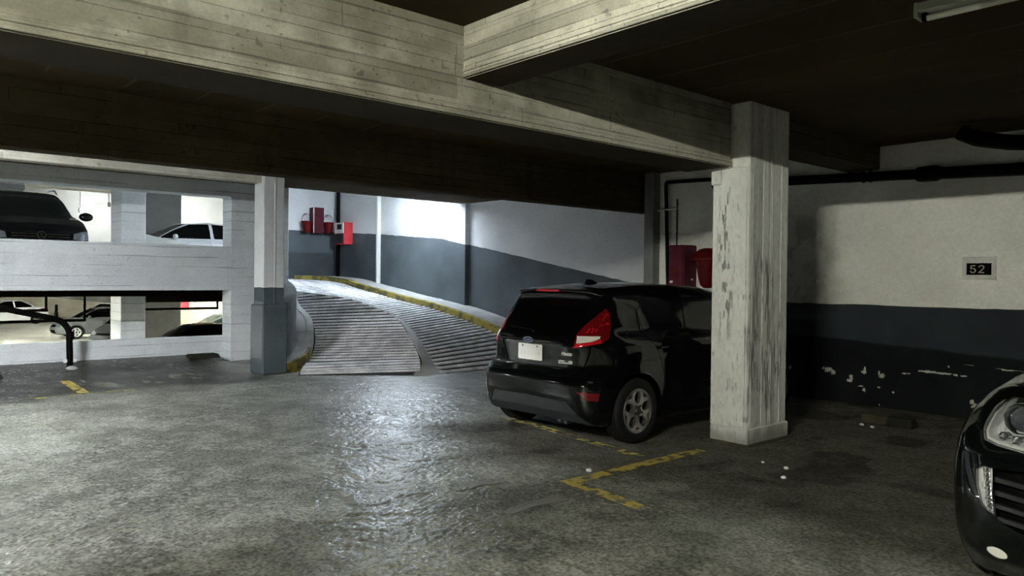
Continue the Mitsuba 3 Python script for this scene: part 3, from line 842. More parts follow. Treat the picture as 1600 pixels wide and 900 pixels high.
key = 'hose_cabinet'
tag(key, 'tall dark red fire hose cabinet on the right wall behind the hatchback', 'cabinet')
add(key + '__body', box(9.10, 9.40, 6.58, 6.86, 1.12, 2.02, 0.008), 'm_red')
add(key + '__door', box(9.085, 9.10, 6.60, 6.845, 1.14, 2.0, 0.005), 'm_red')
add(key + '__door__window', box(9.078, 9.09, 6.67, 6.80, 1.55, 1.70, 0.004), 'm_bucket')
add(key + '__door__label', box(9.081, 9.09, 6.77, 6.82, 1.47, 1.50), 'm_white')
add(key + '__latch', cyl((9.28, 6.585, 1.52), (9.28, 6.565, 1.52), 0.014, 12), 'm_white', 30)
k = new('fire_bucket')
tag(k, 'dark red lidded fire bucket hanging between the hose cabinet and the near column', 'bucket')
bc = (9.18, 6.24, 1.80)
add(k + '__body', moved(lathe([(0.001, -0.40), (0.06, -0.395), (0.10, -0.36), (0.125, -0.28), (0.165, -0.06), (0.18, 0.0), (0.001, 0.0)], 36), bc), 'm_bucket', 40)
add(k + '__lid', moved(lathe([(0.001, -0.012), (0.222, -0.012), (0.228, 0.0), (0.222, 0.025), (0.19, 0.09), (0.12, 0.145), (0.05, 0.165), (0.001, 0.168)], 36), bc), 'm_bucket', 40)
add(k + '__hook', box(9.3, 9.41, 6.20, 6.24, 1.74, 1.80, 0.005), 'm_metal')
key = 'hose_cabinet_001'
tag(key, 'red hose cabinet on the end wall at the top of the ramp, between two buckets', 'cabinet')
add(key + '__body', box(9.36, 9.66, 18.56, 18.8, 2.66, 3.34, 0.006), 'm_red')
add(key + '__door', box(9.38, 9.64, 18.55, 18.565, 2.69, 3.31, 0.004), 'm_red')
add(key + '__edge_strip', box(9.35, 9.38, 18.55, 18.58, 2.66, 3.34, 0.004), 'm_metal')
for x, lab in ((9.20, 'left one of the two red fire buckets beside the cabinet up the ramp'), (9.82, 'right one of the two red fire buckets beside the cabinet up the ramp')):
    k = fire_bucket(lab, (x, 18.62, 2.96), 1.0, 'fire buckets at the top of the ramp')
    add(k + '__hook', box(x - 0.02, x + 0.02, 18.6, 18.82, 3.14, 3.18, 0.004), 'm_metal')
key = 'call_box'
tag(key, 'bright red fire call box with a white front on the ramp wall corner', 'call box')
add(key + '__body', box(9.90, 10.17, 17.92, 18.40, 2.37, 2.95, 0.006), 'm_red_bright')
wp_ = Polygon([(17.93, 2.66), (18.39, 2.66), (18.39, 2.94), (17.93, 2.94)]).difference(sbox(18.0, 2.76, 18.27, 2.90))
fx = lambda m, x: frame(m, (x, 0, 0), (0, 1, 0), (0, 0, 1), (1, 0, 0))
add(key + '__face_plate', fx(extr(wp_, 0.025), 9.878), 'm_white')
add(key + '__window', box(9.886, 9.90, 17.99, 18.28, 2.75, 2.91), 'm_plastic')
add(key + '__panel', box(9.885, 9.90, 17.95, 18.37, 2.40, 2.64, 0.004), 'm_plastic')
add('alarm_box', box(10.6, 10.95, 32.88, 33.0, 0.14, 0.42, 0.006), 'm_red_bright', False, 'small red box above the thin pipe in the right part of the slit', 'box')
add('wall_lower_panel', box(10.2, 20, 33.0, 33.2, ZL, 1.22), 'm_far_warm', False, 'bright wall of the lower level at the right of the slit', 'wall', kind='structure')

# ------------------------------------------------------------------ bay number
key = 'bay_number'
tag(key, 'black number plate 52 with a rough plaster border on the right wall', 'sign')
rim = sbox(2.722, 1.545, 3.055, 1.80).difference(sbox(2.765, 1.598, 3.013, 1.728))
add(key + '__border', fx(extr(rim, 0.022), 9.379), 'm_sign_rim')
add(key + '__plate', box(9.392, 9.41, 2.76, 3.02, 1.59, 1.735), 'm_black')
for ch, y in (('5', 2.978), ('2', 2.895)):
    tx = meshkit.text_mesh(ch, 0.084, 0.003)
    tx.apply_translation([-tx.bounds[0][0], 0, 0])
    tx.vertices[:, 0] *= 0.058 / np.ptp(tx.vertices[:, 0])
    add(key + '__digit', frame(tx, (9.392, y, 1.621), (0, -1, 0), (0, 0, 1), (-1, 0, 0)), 'm_sign_digit')

# ------------------------------------------------------------------ wheel stops, debris on the floor


def wheel_stop(label, x0, x1, y0, y1, h=0.12, z=0.0):
    k = new('wheel_stop')
    tag(k, label, 'wheel stop')
    add(k, TM(m3.Manifold.batch_hull([MF(box(x0, x1, y0, y1, z, z + 0.02)), MF(box(x0 + 0.03, x1 - 0.03, y0 + 0.02, y1 - 0.02, z + 0.02, z + h))])), 'm_stop')
    return k


k = wheel_stop('dark concrete wheel stop on the floor in front of the right wall', 8.22, 8.40, 3.12, 3.62, 0.09)
add(k + '__pale_end', box(8.212, 8.39, 3.37, 3.632, 0.004, 0.093, 0.012), 'm_stop_pale')
wheel_stop('low dark wheel stop against the curb wall left of the pier', 4.42, 4.92, 13.18, 13.45, 0.07, 0.09)
wheel_stop('low dark wheel stop at the far left against the curb wall', 1.2, 1.72, 12.75, 12.98, 0.07, 0.02)
rg = np.random.default_rng(11)
for i, (x, y, r, lab) in enumerate(((4.389, 4.048, 0.024, 'white stone chip beside the yellow corner line'), (5.68, 3.10, 0.020, 'white stone chip right of the near column foot'), (5.39, 2.963, 0.020, 'pale stone chip lying nearest the off-roader'), (5.72, 3.33, 0.013, 'tiny pale chip close to the near column foot'), (8.05, 3.55, 0.02, 'white crumb in front of the right wheel stop'), (8.0, 3.42, 0.022, 'second white crumb in front of the right wheel stop'))):
    m = trimesh.creation.icosphere(1, r)
    m.vertices *= 1 + 0.5 * (rg.random(m.vertices.shape) - 0.5)
    m.vertices[:, 2] = m.vertices[:, 2] * 0.6 + r * 0.5 + float(floor_relief(np.array([x]), np.array([y]))[0])
    m.vertices[:, :2] += [x, y]
    add('stone_chip', m, 'm_white', False, lab, 'stone')
for pts in ([(3.27, 4.33), (3.45, 4.36), (3.70, 4.30), (3.69, 4.20), (3.45, 4.25), (3.26, 4.24)], [(3.20, 3.70), (3.45, 3.74), (3.71, 3.70), (3.70, 3.60), (3.45, 3.63), (3.19, 3.60)]):
    m = extr(Polygon(pts), 0.004)
    m = trimesh.Trimesh(*trimesh.remesh.subdivide_to_size(m.vertices, m.faces, 0.05), process=False)
    m.vertices[:, 2] += 0.003 + floor_relief(m.vertices[:, 0], m.vertices[:, 1])
    add('floor__cement_patch', m, 'm_patch')

# ------------------------------------------------------------------ cars
def rounded(pts, r=0.03):
    g = Polygon(pts)
    return g.buffer(r, 8).buffer(-2 * r, 8).buffer(r, 8)


class SDF:
    """signed distance to a polygon, on a grid"""

    def __init__(self, pts, r=0.03, step=0.012, pad=0.45):
        g = rounded(pts, r) if r else Polygon(pts)
        P = np.array(g.exterior.coords)[:-1]
        self.lo, self.step = P.min(0) - pad, step
        n = np.ceil((P.max(0) + pad - self.lo) / step).astype(int) + 1
        X, Z = np.meshgrid(self.lo[0] + np.arange(n[0]) * step, self.lo[1] + np.arange(n[1]) * step, indexing='ij')
        d2 = np.full(X.shape, 1e9)
        ins = np.zeros(X.shape, bool)
        for (x0, z0), (x1, z1) in zip(P, np.roll(P, -1, 0)):
            ex, ez = x1 - x0, z1 - z0
            t = np.clip(((X - x0) * ex + (Z - z0) * ez) / (ex * ex + ez * ez + 1e-12), 0, 1)
            d2 = np.minimum(d2, (X - x0 - t * ex) ** 2 + (Z - z0 - t * ez) ** 2)
            if abs(z1 - z0) > 1e-12:
                ins ^= ((z0 > Z) != (z1 > Z)) & (X < (x1 - x0) * (Z - z0) / (z1 - z0) + x0)
        self.g = np.where(ins, -1, 1) * np.sqrt(d2)

    def __call__(self, x, z):
        return map_coordinates(self.g, [(x - self.lo[0]) / self.step, (z - self.lo[1]) / self.step], order=1, mode='nearest')


def smax(a, b, k):
    h = np.maximum(k - np.abs(a - b), 0) / k
    return np.maximum(a, b) + h * h * k / 4


def smin(a, b, k):
    return -smax(-a, -b, k)


def car_field(c):
    low, cab = SDF(c['low'], c.get('r', 0.04)), SDF(c['cab'], 0.05)
    wx, wz = (PchipInterpolator(*np.array(c[k]).T) for k in ('wx', 'wz'))
    cx = PchipInterpolator(*np.array(c['cx']).T)
    L = c['L']

    def f(p):
        x, y, z = p[:, 0], np.abs(p[:, 1]), p[:, 2]
        q = (y / 0.85) ** 2
        sr, sf = np.clip((0.9 - x) / 0.9, 0, 1), np.clip((x - L + 1.1) / 1.1, 0, 1)
        xs = x - c['bow_r'] * q * sr + c['bow_f'] * q * sf
        a = smax(low(xs, z + c.get('crown', 0.05) * q), y - wx(np.clip(x, 0, L)) * wz(np.clip(z, 0, 1.3)), c.get('k1', 0.10))
        xc = x - c.get('bow_cr', 0.06) * q * np.clip((1.2 - x) / 1.2, 0, 1) + c.get('bow_cf', 0.16) * q * np.clip((x - L + 2.0) / 1.2, 0, 1)
        b = smax(cab(xc, z + 0.05 * q), y - (cx(np.clip(x, 0, L)) - c['tumble'] * (z - c['zbelt'])), c.get('k2', 0.12))
        v = smin(a, b, c.get('k3', 0.05))
        return c['mod'](v, x, y, z) if 'mod' in c else v
    return f


def car_shell(c, off=0.0, nx=150, ncap=44, nth=150, field=None):
    f = field or car_field(c)
    x0, x1, zs = c['spine']
    th = np.linspace(0, 2 * PI, nth, endpoint=False)
    O, D = [], []
    for a in np.linspace(PI / 2, 0, ncap, endpoint=False)[1:][::1]:      # rear cap, from the pole
        pass
    al = (np.linspace(0, 1, ncap + 1)[1:]) * PI / 2
    ring = lambda: np.stack([0 * th, np.cos(th), np.sin(th)], 1)
    rows = []
    rows.append((np.array([[x0, 0, zs]]), np.array([[-1.0, 0, 0]])))
    for a in al:
        d = ring() * math.sin(a)
        d[:, 0] = -math.cos(a)
        rows.append((np.tile([x0, 0, zs], (nth, 1)), d))
    for x in np.linspace(x0, x1, nx + 2)[1:-1]:
        rows.append((np.tile([x, 0, zs], (nth, 1)), ring()))
    for a in al[::-1]:
        d = ring() * math.sin(a)
        d[:, 0] = math.cos(a)
        rows.append((np.tile([x1, 0, zs], (nth, 1)), d))
    rows.append((np.array([[x1, 0, zs]]), np.array([[1.0, 0, 0]])))
    O, D = np.vstack([r[0] for r in rows]), np.vstack([r[1] for r in rows])
    lo, hi = np.zeros(len(O)), np.full(len(O), 2.2)
    done = np.zeros(len(O), bool)
    ts = np.linspace(0.08, 2.2, 44)
    prev = np.zeros(len(O))
    for t in ts:
        i = np.nonzero(~done)[0]
        if not len(i):
            break
        v = f(O[i] + D[i] * t) + off
        out = v > 0
        hi[i[out]] = t
        lo[i[out]] = prev[i[out]]
        done[i[out]] = True
        prev[i[~out]] = t
    for _ in range(13):
        m = (lo + hi) / 2
        v = f(O + D * m[:, None]) + off
        lo, hi = np.where(v > 0, lo, m), np.where(v > 0, m, hi)
    V = O + D * ((lo + hi) / 2)[:, None]
    nr = len(rows) - 2
    F = []
    q = np.arange(nth)
    q2 = (q + 1) % nth
    F.append(np.stack([0 * q, 1 + q2, 1 + q], 1))
    for i in range(nr - 1):
        a, b = 1 + i * nth, 1 + (i + 1) * nth
        F.append(np.stack([a + q, a + q2, b + q2], 1))
        F.append(np.stack([a + q, b + q2, b + q], 1))
    last = 1 + nr * nth
    F.append(np.stack([last + 0 * q, last - nth + q, last - nth + q2], 1))
    m = trimesh.Trimesh(V, np.vstack(F), process=False)
    if m.volume < 0:
        m.invert()
    return m


def prism_x(poly, a, b):
    """polygon in (y, z) swept along x"""
    g = poly if isinstance(poly, Polygon) else Polygon(poly)
    m = extr(g, b - a)
    return MF(frame(m, (a, 0, 0), (0, 1, 0), (0, 0, 1), (1, 0, 0)))


def prism_y(poly, a, b):
    """polygon in (x, z) swept along y"""
    g = poly if isinstance(poly, Polygon) else Polygon(poly)
    m = extr(g, b - a)
    return MF(frame(m, (0, b, 0), (1, 0, 0), (0, 0, 1), (0, -1, 0)))


def prism_dir(poly, o, ex, ed, depth, mirror=False):
    """polygon in (s, z), s along the horizontal ex, swept along the horizontal ed"""
    g = poly if isinstance(poly, Polygon) else Polygon(poly)
    m = extr(g, depth)
    m = frame(m, o, ex, (0, 0, 1), ed)
    if mirror:
        m.vertices[:, 1] *= -1
        m.invert()
    return MF(m)


def wheel_parts(R, w, rim_r, style, hub=0.06, spokes=5):
    """tyre, rim, hub pieces, brake disc; axis along y, outer face towards -y"""
    h = w / 2
    s = R - rim_r
    prof = [(rim_r - 0.012, -h * .80), (rim_r + .010, -h * .96), (rim_r + s * .5, -h * 1.02), (R - .022, -h * .94), (R - .006, -h * .80)]
    for g in (-.55, -.18, .18, .55):
        prof += [(R - .001, h * (g - .09)), (R - .010, h * (g - .07)), (R - .010, h * (g + .07)), (R - .001, h * (g + .09))]
    prof += [(R - .006, h * .80), (R - .022, h * .94), (rim_r + s * .5, h * 1.02), (rim_r + .01, h * .96), (rim_r - .012, h * .80)]
    tyre = lathe(prof, 56, 'y')
    tyre.vertices[:, 1] *= 1
    barrel = lathe([(rim_r - .035, h * .8), (rim_r - .018, h * .8), (rim_r - .018, -h * .72), (rim_r + .004, -h * .86), (rim_r - .004, -h * .92), (rim_r - .030, -h * .84), (rim_r - .035, h * .8)], 56, 'y')
    disc = Point(0, 0).buffer(rim_r - .012, 40)
    holes = []
    if style == 'oval':
        for k in range(spokes):
            a = 90 + k * 360 / spokes
            o = affinity.scale(Point(0, 0).buffer(1, 20), rim_r * .27, rim_r * .20)
            holes.append(affinity.rotate(affinity.translate(o, rim_r * .60, 0), a, origin=(0, 0)))
            t = Polygon([(rim_r * .70, 0), (rim_r * .875, rim_r * .26), (rim_r * .91, 0), (rim_r * .875, -rim_r * .26)]).buffer(-.006).buffer(.006)
            holes.append(affinity.rotate(t, a + 180 / spokes, origin=(0, 0)))
    elif style == 'spoke':
        for k in range(spokes):
            a = k * 360 / spokes
            t = Polygon([(rim_r * .34, 0), (rim_r * .84, rim_r * .42), (rim_r * .90, 0), (rim_r * .84, -rim_r * .42)]).buffer(-.008).buffer(.008)
            holes.append(affinity.rotate(t, a, origin=(0, 0)))
    face = disc.difference(unary_union(holes)) if holes else disc
    fm = extr(face, .03)
    v, fc = trimesh.remesh.subdivide_to_size(fm.vertices, fm.faces, 0.05)
    fm = trimesh.Trimesh(v, fc, process=True)
    rr = np.hypot(fm.vertices[:, 0], fm.vertices[:, 1])
    fm.vertices[:, 2] += -.020 * (rr / rim_r) + .028 * (rr / rim_r) ** 4
    fm = frame(fm, (0, -h * .62, 0), (1, 0, 0), (0, 0, 1), (0, -1, 0))
    cap = moved(lathe([(0.0001, -.02), (hub * .55, -.018), (hub * .62, -.008), (hub * .62, .02)], 20, 'y'), (0, -h * .62 - .022, 0))
    nuts = []
    for k in range(spokes):
        a = math.radians(90 + k * 360 / spokes + 36)
        nuts.append(cyl((math.cos(a) * rim_r * .245, -h * .62 - .042, math.sin(a) * rim_r * .245), (math.cos(a) * rim_r * .245, -h * .5, math.sin(a) * rim_r * .245), .011, 8))
    brake = lathe([(0.001, 0.0), (rim_r * .72, 0.0), (rim_r * .72, .02), (0.001, .02)], 36, 'y')
    back = lathe([(0.001, h * .55), (rim_r - .02, h * .55), (rim_r - .02, h * .6), (0.001, h * .6)], 36, 'y')
    return {'tyre': (tyre, 'm_tyre', 40), 'rim': (cat(barrel, fm), 'm_rim', 30), 'hub_cap': (cap, 'm_rim_dark', 40), 'wheel_nuts': (cat(*nuts), 'm_rim_dark', 30), 'brake_disc': (cat(brake, back), 'm_rim_dark', 30)}


mat('m_paint_black', (0.0015, 0.0024, 0.0022), 0.05, spec=0.5)
mat('m_paint_suv', (0.003, 0.0034, 0.004), 0.14, spec=0.4)
mat('m_paint_white', (0.72, 0.73, 0.74), 0.25, spec=0.5)
mat('m_paint_silver', (0.15, 0.165, 0.165), 0.28, 0.3)
mat('m_paint_grey', (0.045, 0.05, 0.052), 0.25, 0.2)
mat('m_glass', (0.0012, 0.0015, 0.0016), 0.04, spec=0.4)
mat('m_glass_green', (0.003, 0.006, 0.005), 0.06, spec=0.4)
mat('m_plastic', (0.022, 0.025, 0.026), 0.5, spec=0.3)
mat('m_lamp_grey', (0.22, 0.24, 0.26), 0.15, 0.5)
mat('m_plastic_dark', (0.0015, 0.0015, 0.0015), 0.6, spec=0.05)
mat('m_tyre', (0.009, 0.009, 0.009), 0.7, spec=0.2)
mat('m_rim', (0.40, 0.39, 0.38), 0.28, 0.9)
mat('m_rim_dark', (0.05, 0.05, 0.05), 0.4, 0.6)
mat('m_rim_pale', (0.60, 0.60, 0.58), 0.4, 0.4)
mat('m_chrome', (0.75, 0.76, 0.77), 0.12, 1.0)
mat('m_lens_red', (0.45, 0.010, 0.016), 0.10, spec=0.6)
mat('m_lens_red_dark', (0.11, 0.003, 0.005), 0.12, spec=0.6)
mat('m_lens_white', (0.62, 0.60, 0.55), 0.15, spec=0.6)
mat('m_lamp_inner', (0.70, 0.72, 0.71), 0.3, 0.4)
mat('m_badge_silver', (0.72, 0.73, 0.73), 0.4, 0.2)
mat('m_badge_blue', (0.010, 0.022, 0.11), 0.25)
scene['m_clear'] = {'type': 'thindielectric', 'int_ior': 1.35}


def car_matrix(pos, deg):
    return T().translate(list(pos)).rotate([0, 0, 1], deg)


def shell_ply(m, mt, f):
    """shading normals of pieces cut from a shell: the field's gradient on its skin, flat elsewhere"""
    v, fc = np.asarray(m.vertices, float), np.asarray(m.faces)
    e = 2e-3
    g = np.stack([f(v + np.eye(3)[k] * e) - f(v - np.eye(3)[k] * e) for k in range(3)], 1)
    g /= np.linalg.norm(g, axis=1, keepdims=True) + 1e-12
    t = v[fc]
    fn = np.cross(t[:, 1] - t[:, 0], t[:, 2] - t[:, 0])
    fn /= np.linalg.norm(fn, axis=1, keepdims=True) + 1e-20
    G = g[fc]
    ok = (np.einsum('ijk,ik->ij', G, fn) > 0.80).all(1)
    N = np.where(ok[:, None, None], G, fn[:, None, :]).reshape(-1, 3)
    V = t.reshape(-1, 3)
    key = np.round(np.hstack([V * 2e4, N * 300])).astype(np.int64)
    _, i, inv = np.unique(key, axis=0, return_index=True, return_inverse=True)
    path_ = meshkit.write_ply((V[i], inv.reshape(-1, 3)), False, normals=N[i])
    return {'type': 'ply', 'filename': path_, 'face_normals': False, 'bsdf': {'type': 'ref', 'id': mt}}


def put(key, parts, tw, remap={}, fld=None):
    """parts: {name or 'a__b': (mesh or ply dict, material, smooth)}"""
    for name, it in parts.items():
        m, mt, sm = it
        base = name.split('#')[0]
        scene_key = f'{key}__{base}'
        if not isinstance(m, dict):
            if not len(m.faces):
                continue
            m = shell_ply(m, mt, fld) if sm == 'c' else mikit.ply(m, mt, sm)
        if mt in remap:
            m = {**m, 'bsdf': {'type': 'ref', 'id': remap[mt]}}
        add(scene_key, m, None, tw=tw)


def put_wheels(key, wp, xs, y, R, pos, deg, remap={}, dicts=None):
    base = car_matrix(pos, deg)
    dicts = dicts or {n: mikit.ply(m, mt, sm) for n, (m, mt, sm) in wp.items()}
    i = 0
    for x in xs:
        for side in (-1, 1):
            wk = f'{key}__wheel' + (f'_{i:03d}' if i else '')
            i += 1
            tw = base @ T().translate([x, side * y, R]).rotate([0, 0, 1], 0 if side < 0 else 180)
            for n, d in dicts.items():
                mt = wp[n][1]
                dd = {**d, 'bsdf': {'type': 'ref', 'id': remap.get(mt, mt)}, 'to_world': tw}
                if n == 'tyre':
                    scene[wk] = dd
                else:
                    scene[f'{wk}__{n}'] = dd
    return dicts


def mirror(poly):
    return [(-a, b) for a, b in poly][::-1]


# --- the black hatchback
HATCH = dict(
    L=3.95, tumble=0.34, zbelt=0.95, bow_r=0.13, bow_f=0.28, crown=0.035, spine=(0.85, 3.1, 0.72), k1=0.11, k2=0.14, k3=0.07,
    low=[(0.16, 0.20), (0.05, 0.30), (0.0, 0.46), (0.0, 0.585), (0.045, 0.625), (0.075, 0.70), (0.075, 0.90), (0.11, 0.985), (0.30, 1.03), (2.9, 0.98), (3.45, 0.87), (3.78, 0.72), (3.93, 0.52), (3.93, 0.30), (3.82, 0.20)],
    cab=[(0.10, 0.90), (0.125, 0.985), (0.40, 1.345), (0.33, 1.392), (0.55, 1.435), (1.0, 1.468), (1.5, 1.478), (2.0, 1.455), (2.35, 1.395), (2.75, 1.21), (3.18, 0.98), (3.1, 0.85), (0.3, 0.80)],
    wx=[(0, 0.70), (0.12, 0.76), (0.35, 0.825), (0.7, 0.852), (1.3, 0.858), (2.4, 0.85), (3.1, 0.835), (3.55, 0.76), (3.8, 0.66), (3.95, 0.56)],
    wz=[(0, 0.93), (0.2, 0.955), (0.36, 0.985), (0.55, 1.0), (0.72, 1.0), (0.9, 0.985), (1.02, 0.955), (1.3, 0.9)],
    cx=[(0, 0.70), (0.25, 0.735), (0.6, 0.765), (1.2, 0.80), (2.2, 0.80), (2.9, 0.76), (3.3, 0.70), (3.95, 0.6)])


def hatch_corner(v, x, y, z):
    """the tail's corners are chamfered above the bumper, where the tail lamps sit"""
    xr = np.interp(z, [0.6, 0.7, 0.9, 0.985, 1.345, 1.5], [0.02, 0.075, 0.075, 0.11, 0.37, 0.50])
    low = 0.10 * np.clip((0.72 - z) / 0.10, 0, 1)
    return smax(v, (y - 0.515 - low) * 0.72 - (x - xr) * 0.70, 0.07)


HATCH['mod'] = hatch_corner
HX, HY = 4.82, 5.29


def biggest(q):
    return max(q.decompose(), key=lambda m: m.volume())


def cut_seams(B, inner, prisms):
    for p in prisms:
        B = B - (p - inner)
    return B


def seam_y(line, side, w=0.0035):
    g = LineString(line).buffer(w, cap_style=2, join_style=1)
    a, b = (0.3, 1.2) if side > 0 else (-1.2, -0.3)
    return prism_y(g, a, b)


def hatchback():
    key = 'hatchback'
    tag(key, 'black five-door hatchback parked beside the near column, tail towards the lane', 'car')
    fld = car_field(HATCH)
    hi = dict(nx=200, ncap=70, nth=220, field=fld)
    B = MF(car_shell(HATCH, 0.0, **hi))
    IN = MF(car_shell(HATCH, 0.007, **hi))
    DEEP = MF(car_shell(HATCH, 0.022, nx=120, ncap=40, nth=140, field=fld))
    xa, xf, R = 0.665, 3.154, 0.302
    for x in (xa, xf):
        for sd in (-1, 1):
            w = MF(cyl((x, sd * 0.55, R + 0.012), (x, sd * 1.1, R + 0.012), R + 0.036, 56))
            B, IN, DEEP = B - w, IN - w, DEEP - w
    P = {}
    # lamps, drawn in the plane seen from the rear corner: s along ex
    ex, ed = np.array([.75, -.661, 0]), np.array([.661, .75, 0])

    def px(pts, d=6.72):
        return [((x - 800) / 1190 * d - 0.1107, 1.5 - (y - 437.6) / 1190 * d) for x, y in pts]
    lamp = px([(952, 484), (958.5, 492), (958.5, 515.5), (954, 531.5), (942, 538.5), (896, 547.5), (902.5, 525), (918, 509.5), (938, 494)])
    white = px([(903.5, 527.3), (941.5, 527.3), (939, 531.5), (926, 536.5), (901.5, 539.5)])
    strip = px([(901.5, 539.5), (926, 536.5), (942, 531.5), (942.2, 538.6), (896, 547.6)])
    refl = px([(899, 612.5), (937.5, 615.5), (935, 627.5), (917, 626)], 6.75)
    for sd, mir in ((0, False), (1, True)):
        o = (-0.3 * ed) * 1.0
        big = prism_dir(Polygon(lamp).buffer(0.004), o - ed * 3, ex, ed, 4.0, mir)
        # only the near rear corner
        lim = MF(box(-0.3, 0.75, -1.2, -0.42, 0.3, 1.4)) if not mir else MF(box(-0.3, 0.75, 0.42, 1.2, 0.3, 1.4))
        big = big ^ lim
        body = prism_dir(Polygon(lamp).buffer(-0.001), o - ed * 3, ex, ed, 4.0, mir) ^ lim
        wh = prism_dir(Polygon(white).buffer(-0.001), o - ed * 3, ex, ed, 4.0, mir) ^ lim
        st = prism_dir(Polygon(strip), o - ed * 3, ex, ed, 4.0, mir) ^ lim
        lens = (B ^ body) - DEEP
        P['tail_lamp' + ('#1' if mir else '')] = (TM(lens - wh - st), 'm_lens_red_dark', 'c')
        sub = 'tail_lamp' + ('_001' if mir else '')
        P[sub + '__reverse_lens'] = (TM(lens ^ wh), 'm_lens_white', 'c')
        P[sub + '__reflector_strip'] = (TM((lens ^ st) - wh), 'm_lens_red', 'c')
        # bright reflector cells inside the red lens, seen as small raised facets
        cells = []
        rg = np.random.default_rng(5)
        for (cx_, cy_, n_, w_, h_) in ((948, 502, 16, 8, 9), (929, 518, 14, 10, 4)):
            for _ in range(n_):
                q = px([(cx_ + w_ * (rg.random() * 2 - 1), cy_ + h_ * (rg.random() * 2 - 1))])[0]
                if Polygon(lamp).buffer(-0.012).contains(Point(q)):
                    dmd = affinity.translate(sbox(-.0045, -.006, .0045, .006), *q)
                    cells.append(dmd)
        cu = prism_dir(cells[0], o - ed * 3, ex, ed, 4.0, mir)
        for cl in cells[1:]:
            cu = cu + prism_dir(cl, o - ed * 3, ex, ed, 4.0, mir)
        OUT = MF(car_shell(HATCH, -0.0016, **hi)) if not mir else OUT
        P[sub + '__reflector'] = (TM(((OUT ^ cu) ^ lim) - DEEP), 'm_lens_red', 'c')
        rf = prism_dir(Polygon(refl), o - ed * 3, ex, ed, 4.0, mir) ^ lim
        P['reflector' + ('#1' if mir else '')] = (TM(biggest((B ^ rf) - DEEP)), 'm_lens_red_dark', 'c')
        B = B - (big - DEEP) - (rf - DEEP)
    # glass
    rear_glass = Polygon([(-0.60, 1.10), (-0.52, 1.015), (-0.30, 0.985), (0.30, 0.985), (0.52, 1.015), (0.60, 1.10), (0.545, 1.27), (0.50, 1.325), (-0.50, 1.325), (-0.545, 1.27)]).buffer(0.01)
    g = prism_x(rear_glass, -0.2, 0.50)
    P['rear_window'] = (TM((IN ^ g) - DEEP), 'm_glass', 'c')
    B = B - (g - DEEP)
    side_glass = {'side_window#f': [(2.02, 1.375), (1.60, 1.39), (1.52, 0.985), (2.86, 0.955), (2.62, 1.11), (2.3, 1.29)],
                  'side_window#r': [(1.53, 1.39), (1.05, 1.375), (0.86, 1.30), (0.84, 1.02), (1.45, 0.99)],
                  'quarter_window': [(0.80, 1.27), (0.64, 1.13), (0.62, 1.06), (0.79, 1.03)]}
    for n, q in side_glass.items():
        for sd in (-1, 1):
            g = prism_y(Polygon(q).buffer(-.02).buffer(.02), *((0.45, 1.2) if sd > 0 else (-1.2, -0.45)))
            P[n + ('#1' if sd > 0 else '')] = (TM((IN ^ g) - DEEP), 'm_glass', 'c')
            B = B - (g - DEEP)
    ws = prism_x(Polygon([(-0.66, 0.99), (0.66, 0.99), (0.52, 1.37), (-0.52, 1.37)]), 2.2, 3.6)
    P['windscreen'] = (TM((IN ^ ws) - DEEP), 'm_glass', 'c')
    B = B - (ws - DEEP)
    # doors, flap and seams
    for sd in (-1, 1):
        B = cut_seams(B, DEEP, [seam_y([(1.50, 1.42), (1.48, 0.95), (1.47, 0.32), (2.62, 0.32), (2.72, 0.75), (2.66, 0.95), (2.90, 0.95)], sd),
                                seam_y([(0.93, 1.35), (0.80, 1.2), (0.82, 1.0), (0.93, 0.83), (1.02, 0.62), (1.06, 0.45), (1.15, 0.32), (1.47, 0.32)], sd)])
        for x, z in ((1.02, 0.865), (1.93, 0.845)):
            pocket = MF(cyl((x, sd * 0.80, z), (x, sd * 1.0, z), 0.045, 20))
            B = B - (pocket - DEEP)
    # tail gate recess round the plate, gate outline, bumper gap
    rec = prism_x(Polygon([(-0.425, 0.915), (0.425, 0.915), (0.335, 0.705), (-0.335, 0.705)]).buffer(-.015).buffer(.015), -0.3, 0.4)
    B = B - (rec - DEEP)
    P['plate_recess'] = (TM(((MF(car_shell(HATCH, 0.019, nx=120, ncap=50, nth=160, field=fld)) - DEEP) ^ rec) ^ MF(box(-.2, .14, -.6, .6, .6, 1.0))), 'm_plastic', 'c')
    gate = [(-0.655, 0.99), (-0.645, 0.84), (-0.60, 0.66), (-0.55, 0.632), (0.55, 0.632), (0.60, 0.66), (0.645, 0.84), (0.655, 0.99)]
    B = cut_seams(B, DEEP, [prism_x(LineString(gate).buffer(0.005, cap_style=2), -0.3, 0.33)])
    gap = MF(box(-0.2, 0.55, -1.2, 1.2, 0.607, 0.613))
    B = B - ((gap - DEEP) ^ MF(box(-.2, .45, -1.2, 1.2, .5, .7)))
    # grey lower insert of the bumper
    ins = prism_x(Polygon([(-0.70, 0.42), (-0.30, 0.405), (0.30, 0.405), (0.52, 0.40), (0.70, 0.26), (0.74, 0.18), (-0.74, 0.18), (-0.74, 0.40)]) if False else
                  Polygon([(-0.74, 0.19), (-0.66, 0.235), (-0.50, 0.405), (0.0, 0.425), (0.50, 0.405), (0.66, 0.235), (0.74, 0.19), (0.7, 0.10), (-0.7, 0.10)]), -0.3, 0.30)
    P['bumper_insert'] = (TM((IN ^ ins) - DEEP), 'm_plastic', 'c')
    B = B - (ins - DEEP)
    bump = MF(box(-0.3, 0.62, -1.2, 1.2, 0.0, 0.610))
    hat = prism_x(Polygon([(-0.65, 0.985), (-0.64, 0.84), (-0.595, 0.665), (-0.545, 0.636), (0.545, 0.636), (0.595, 0.665), (0.64, 0.84), (0.65, 0.985)]), -0.3, 0.34)
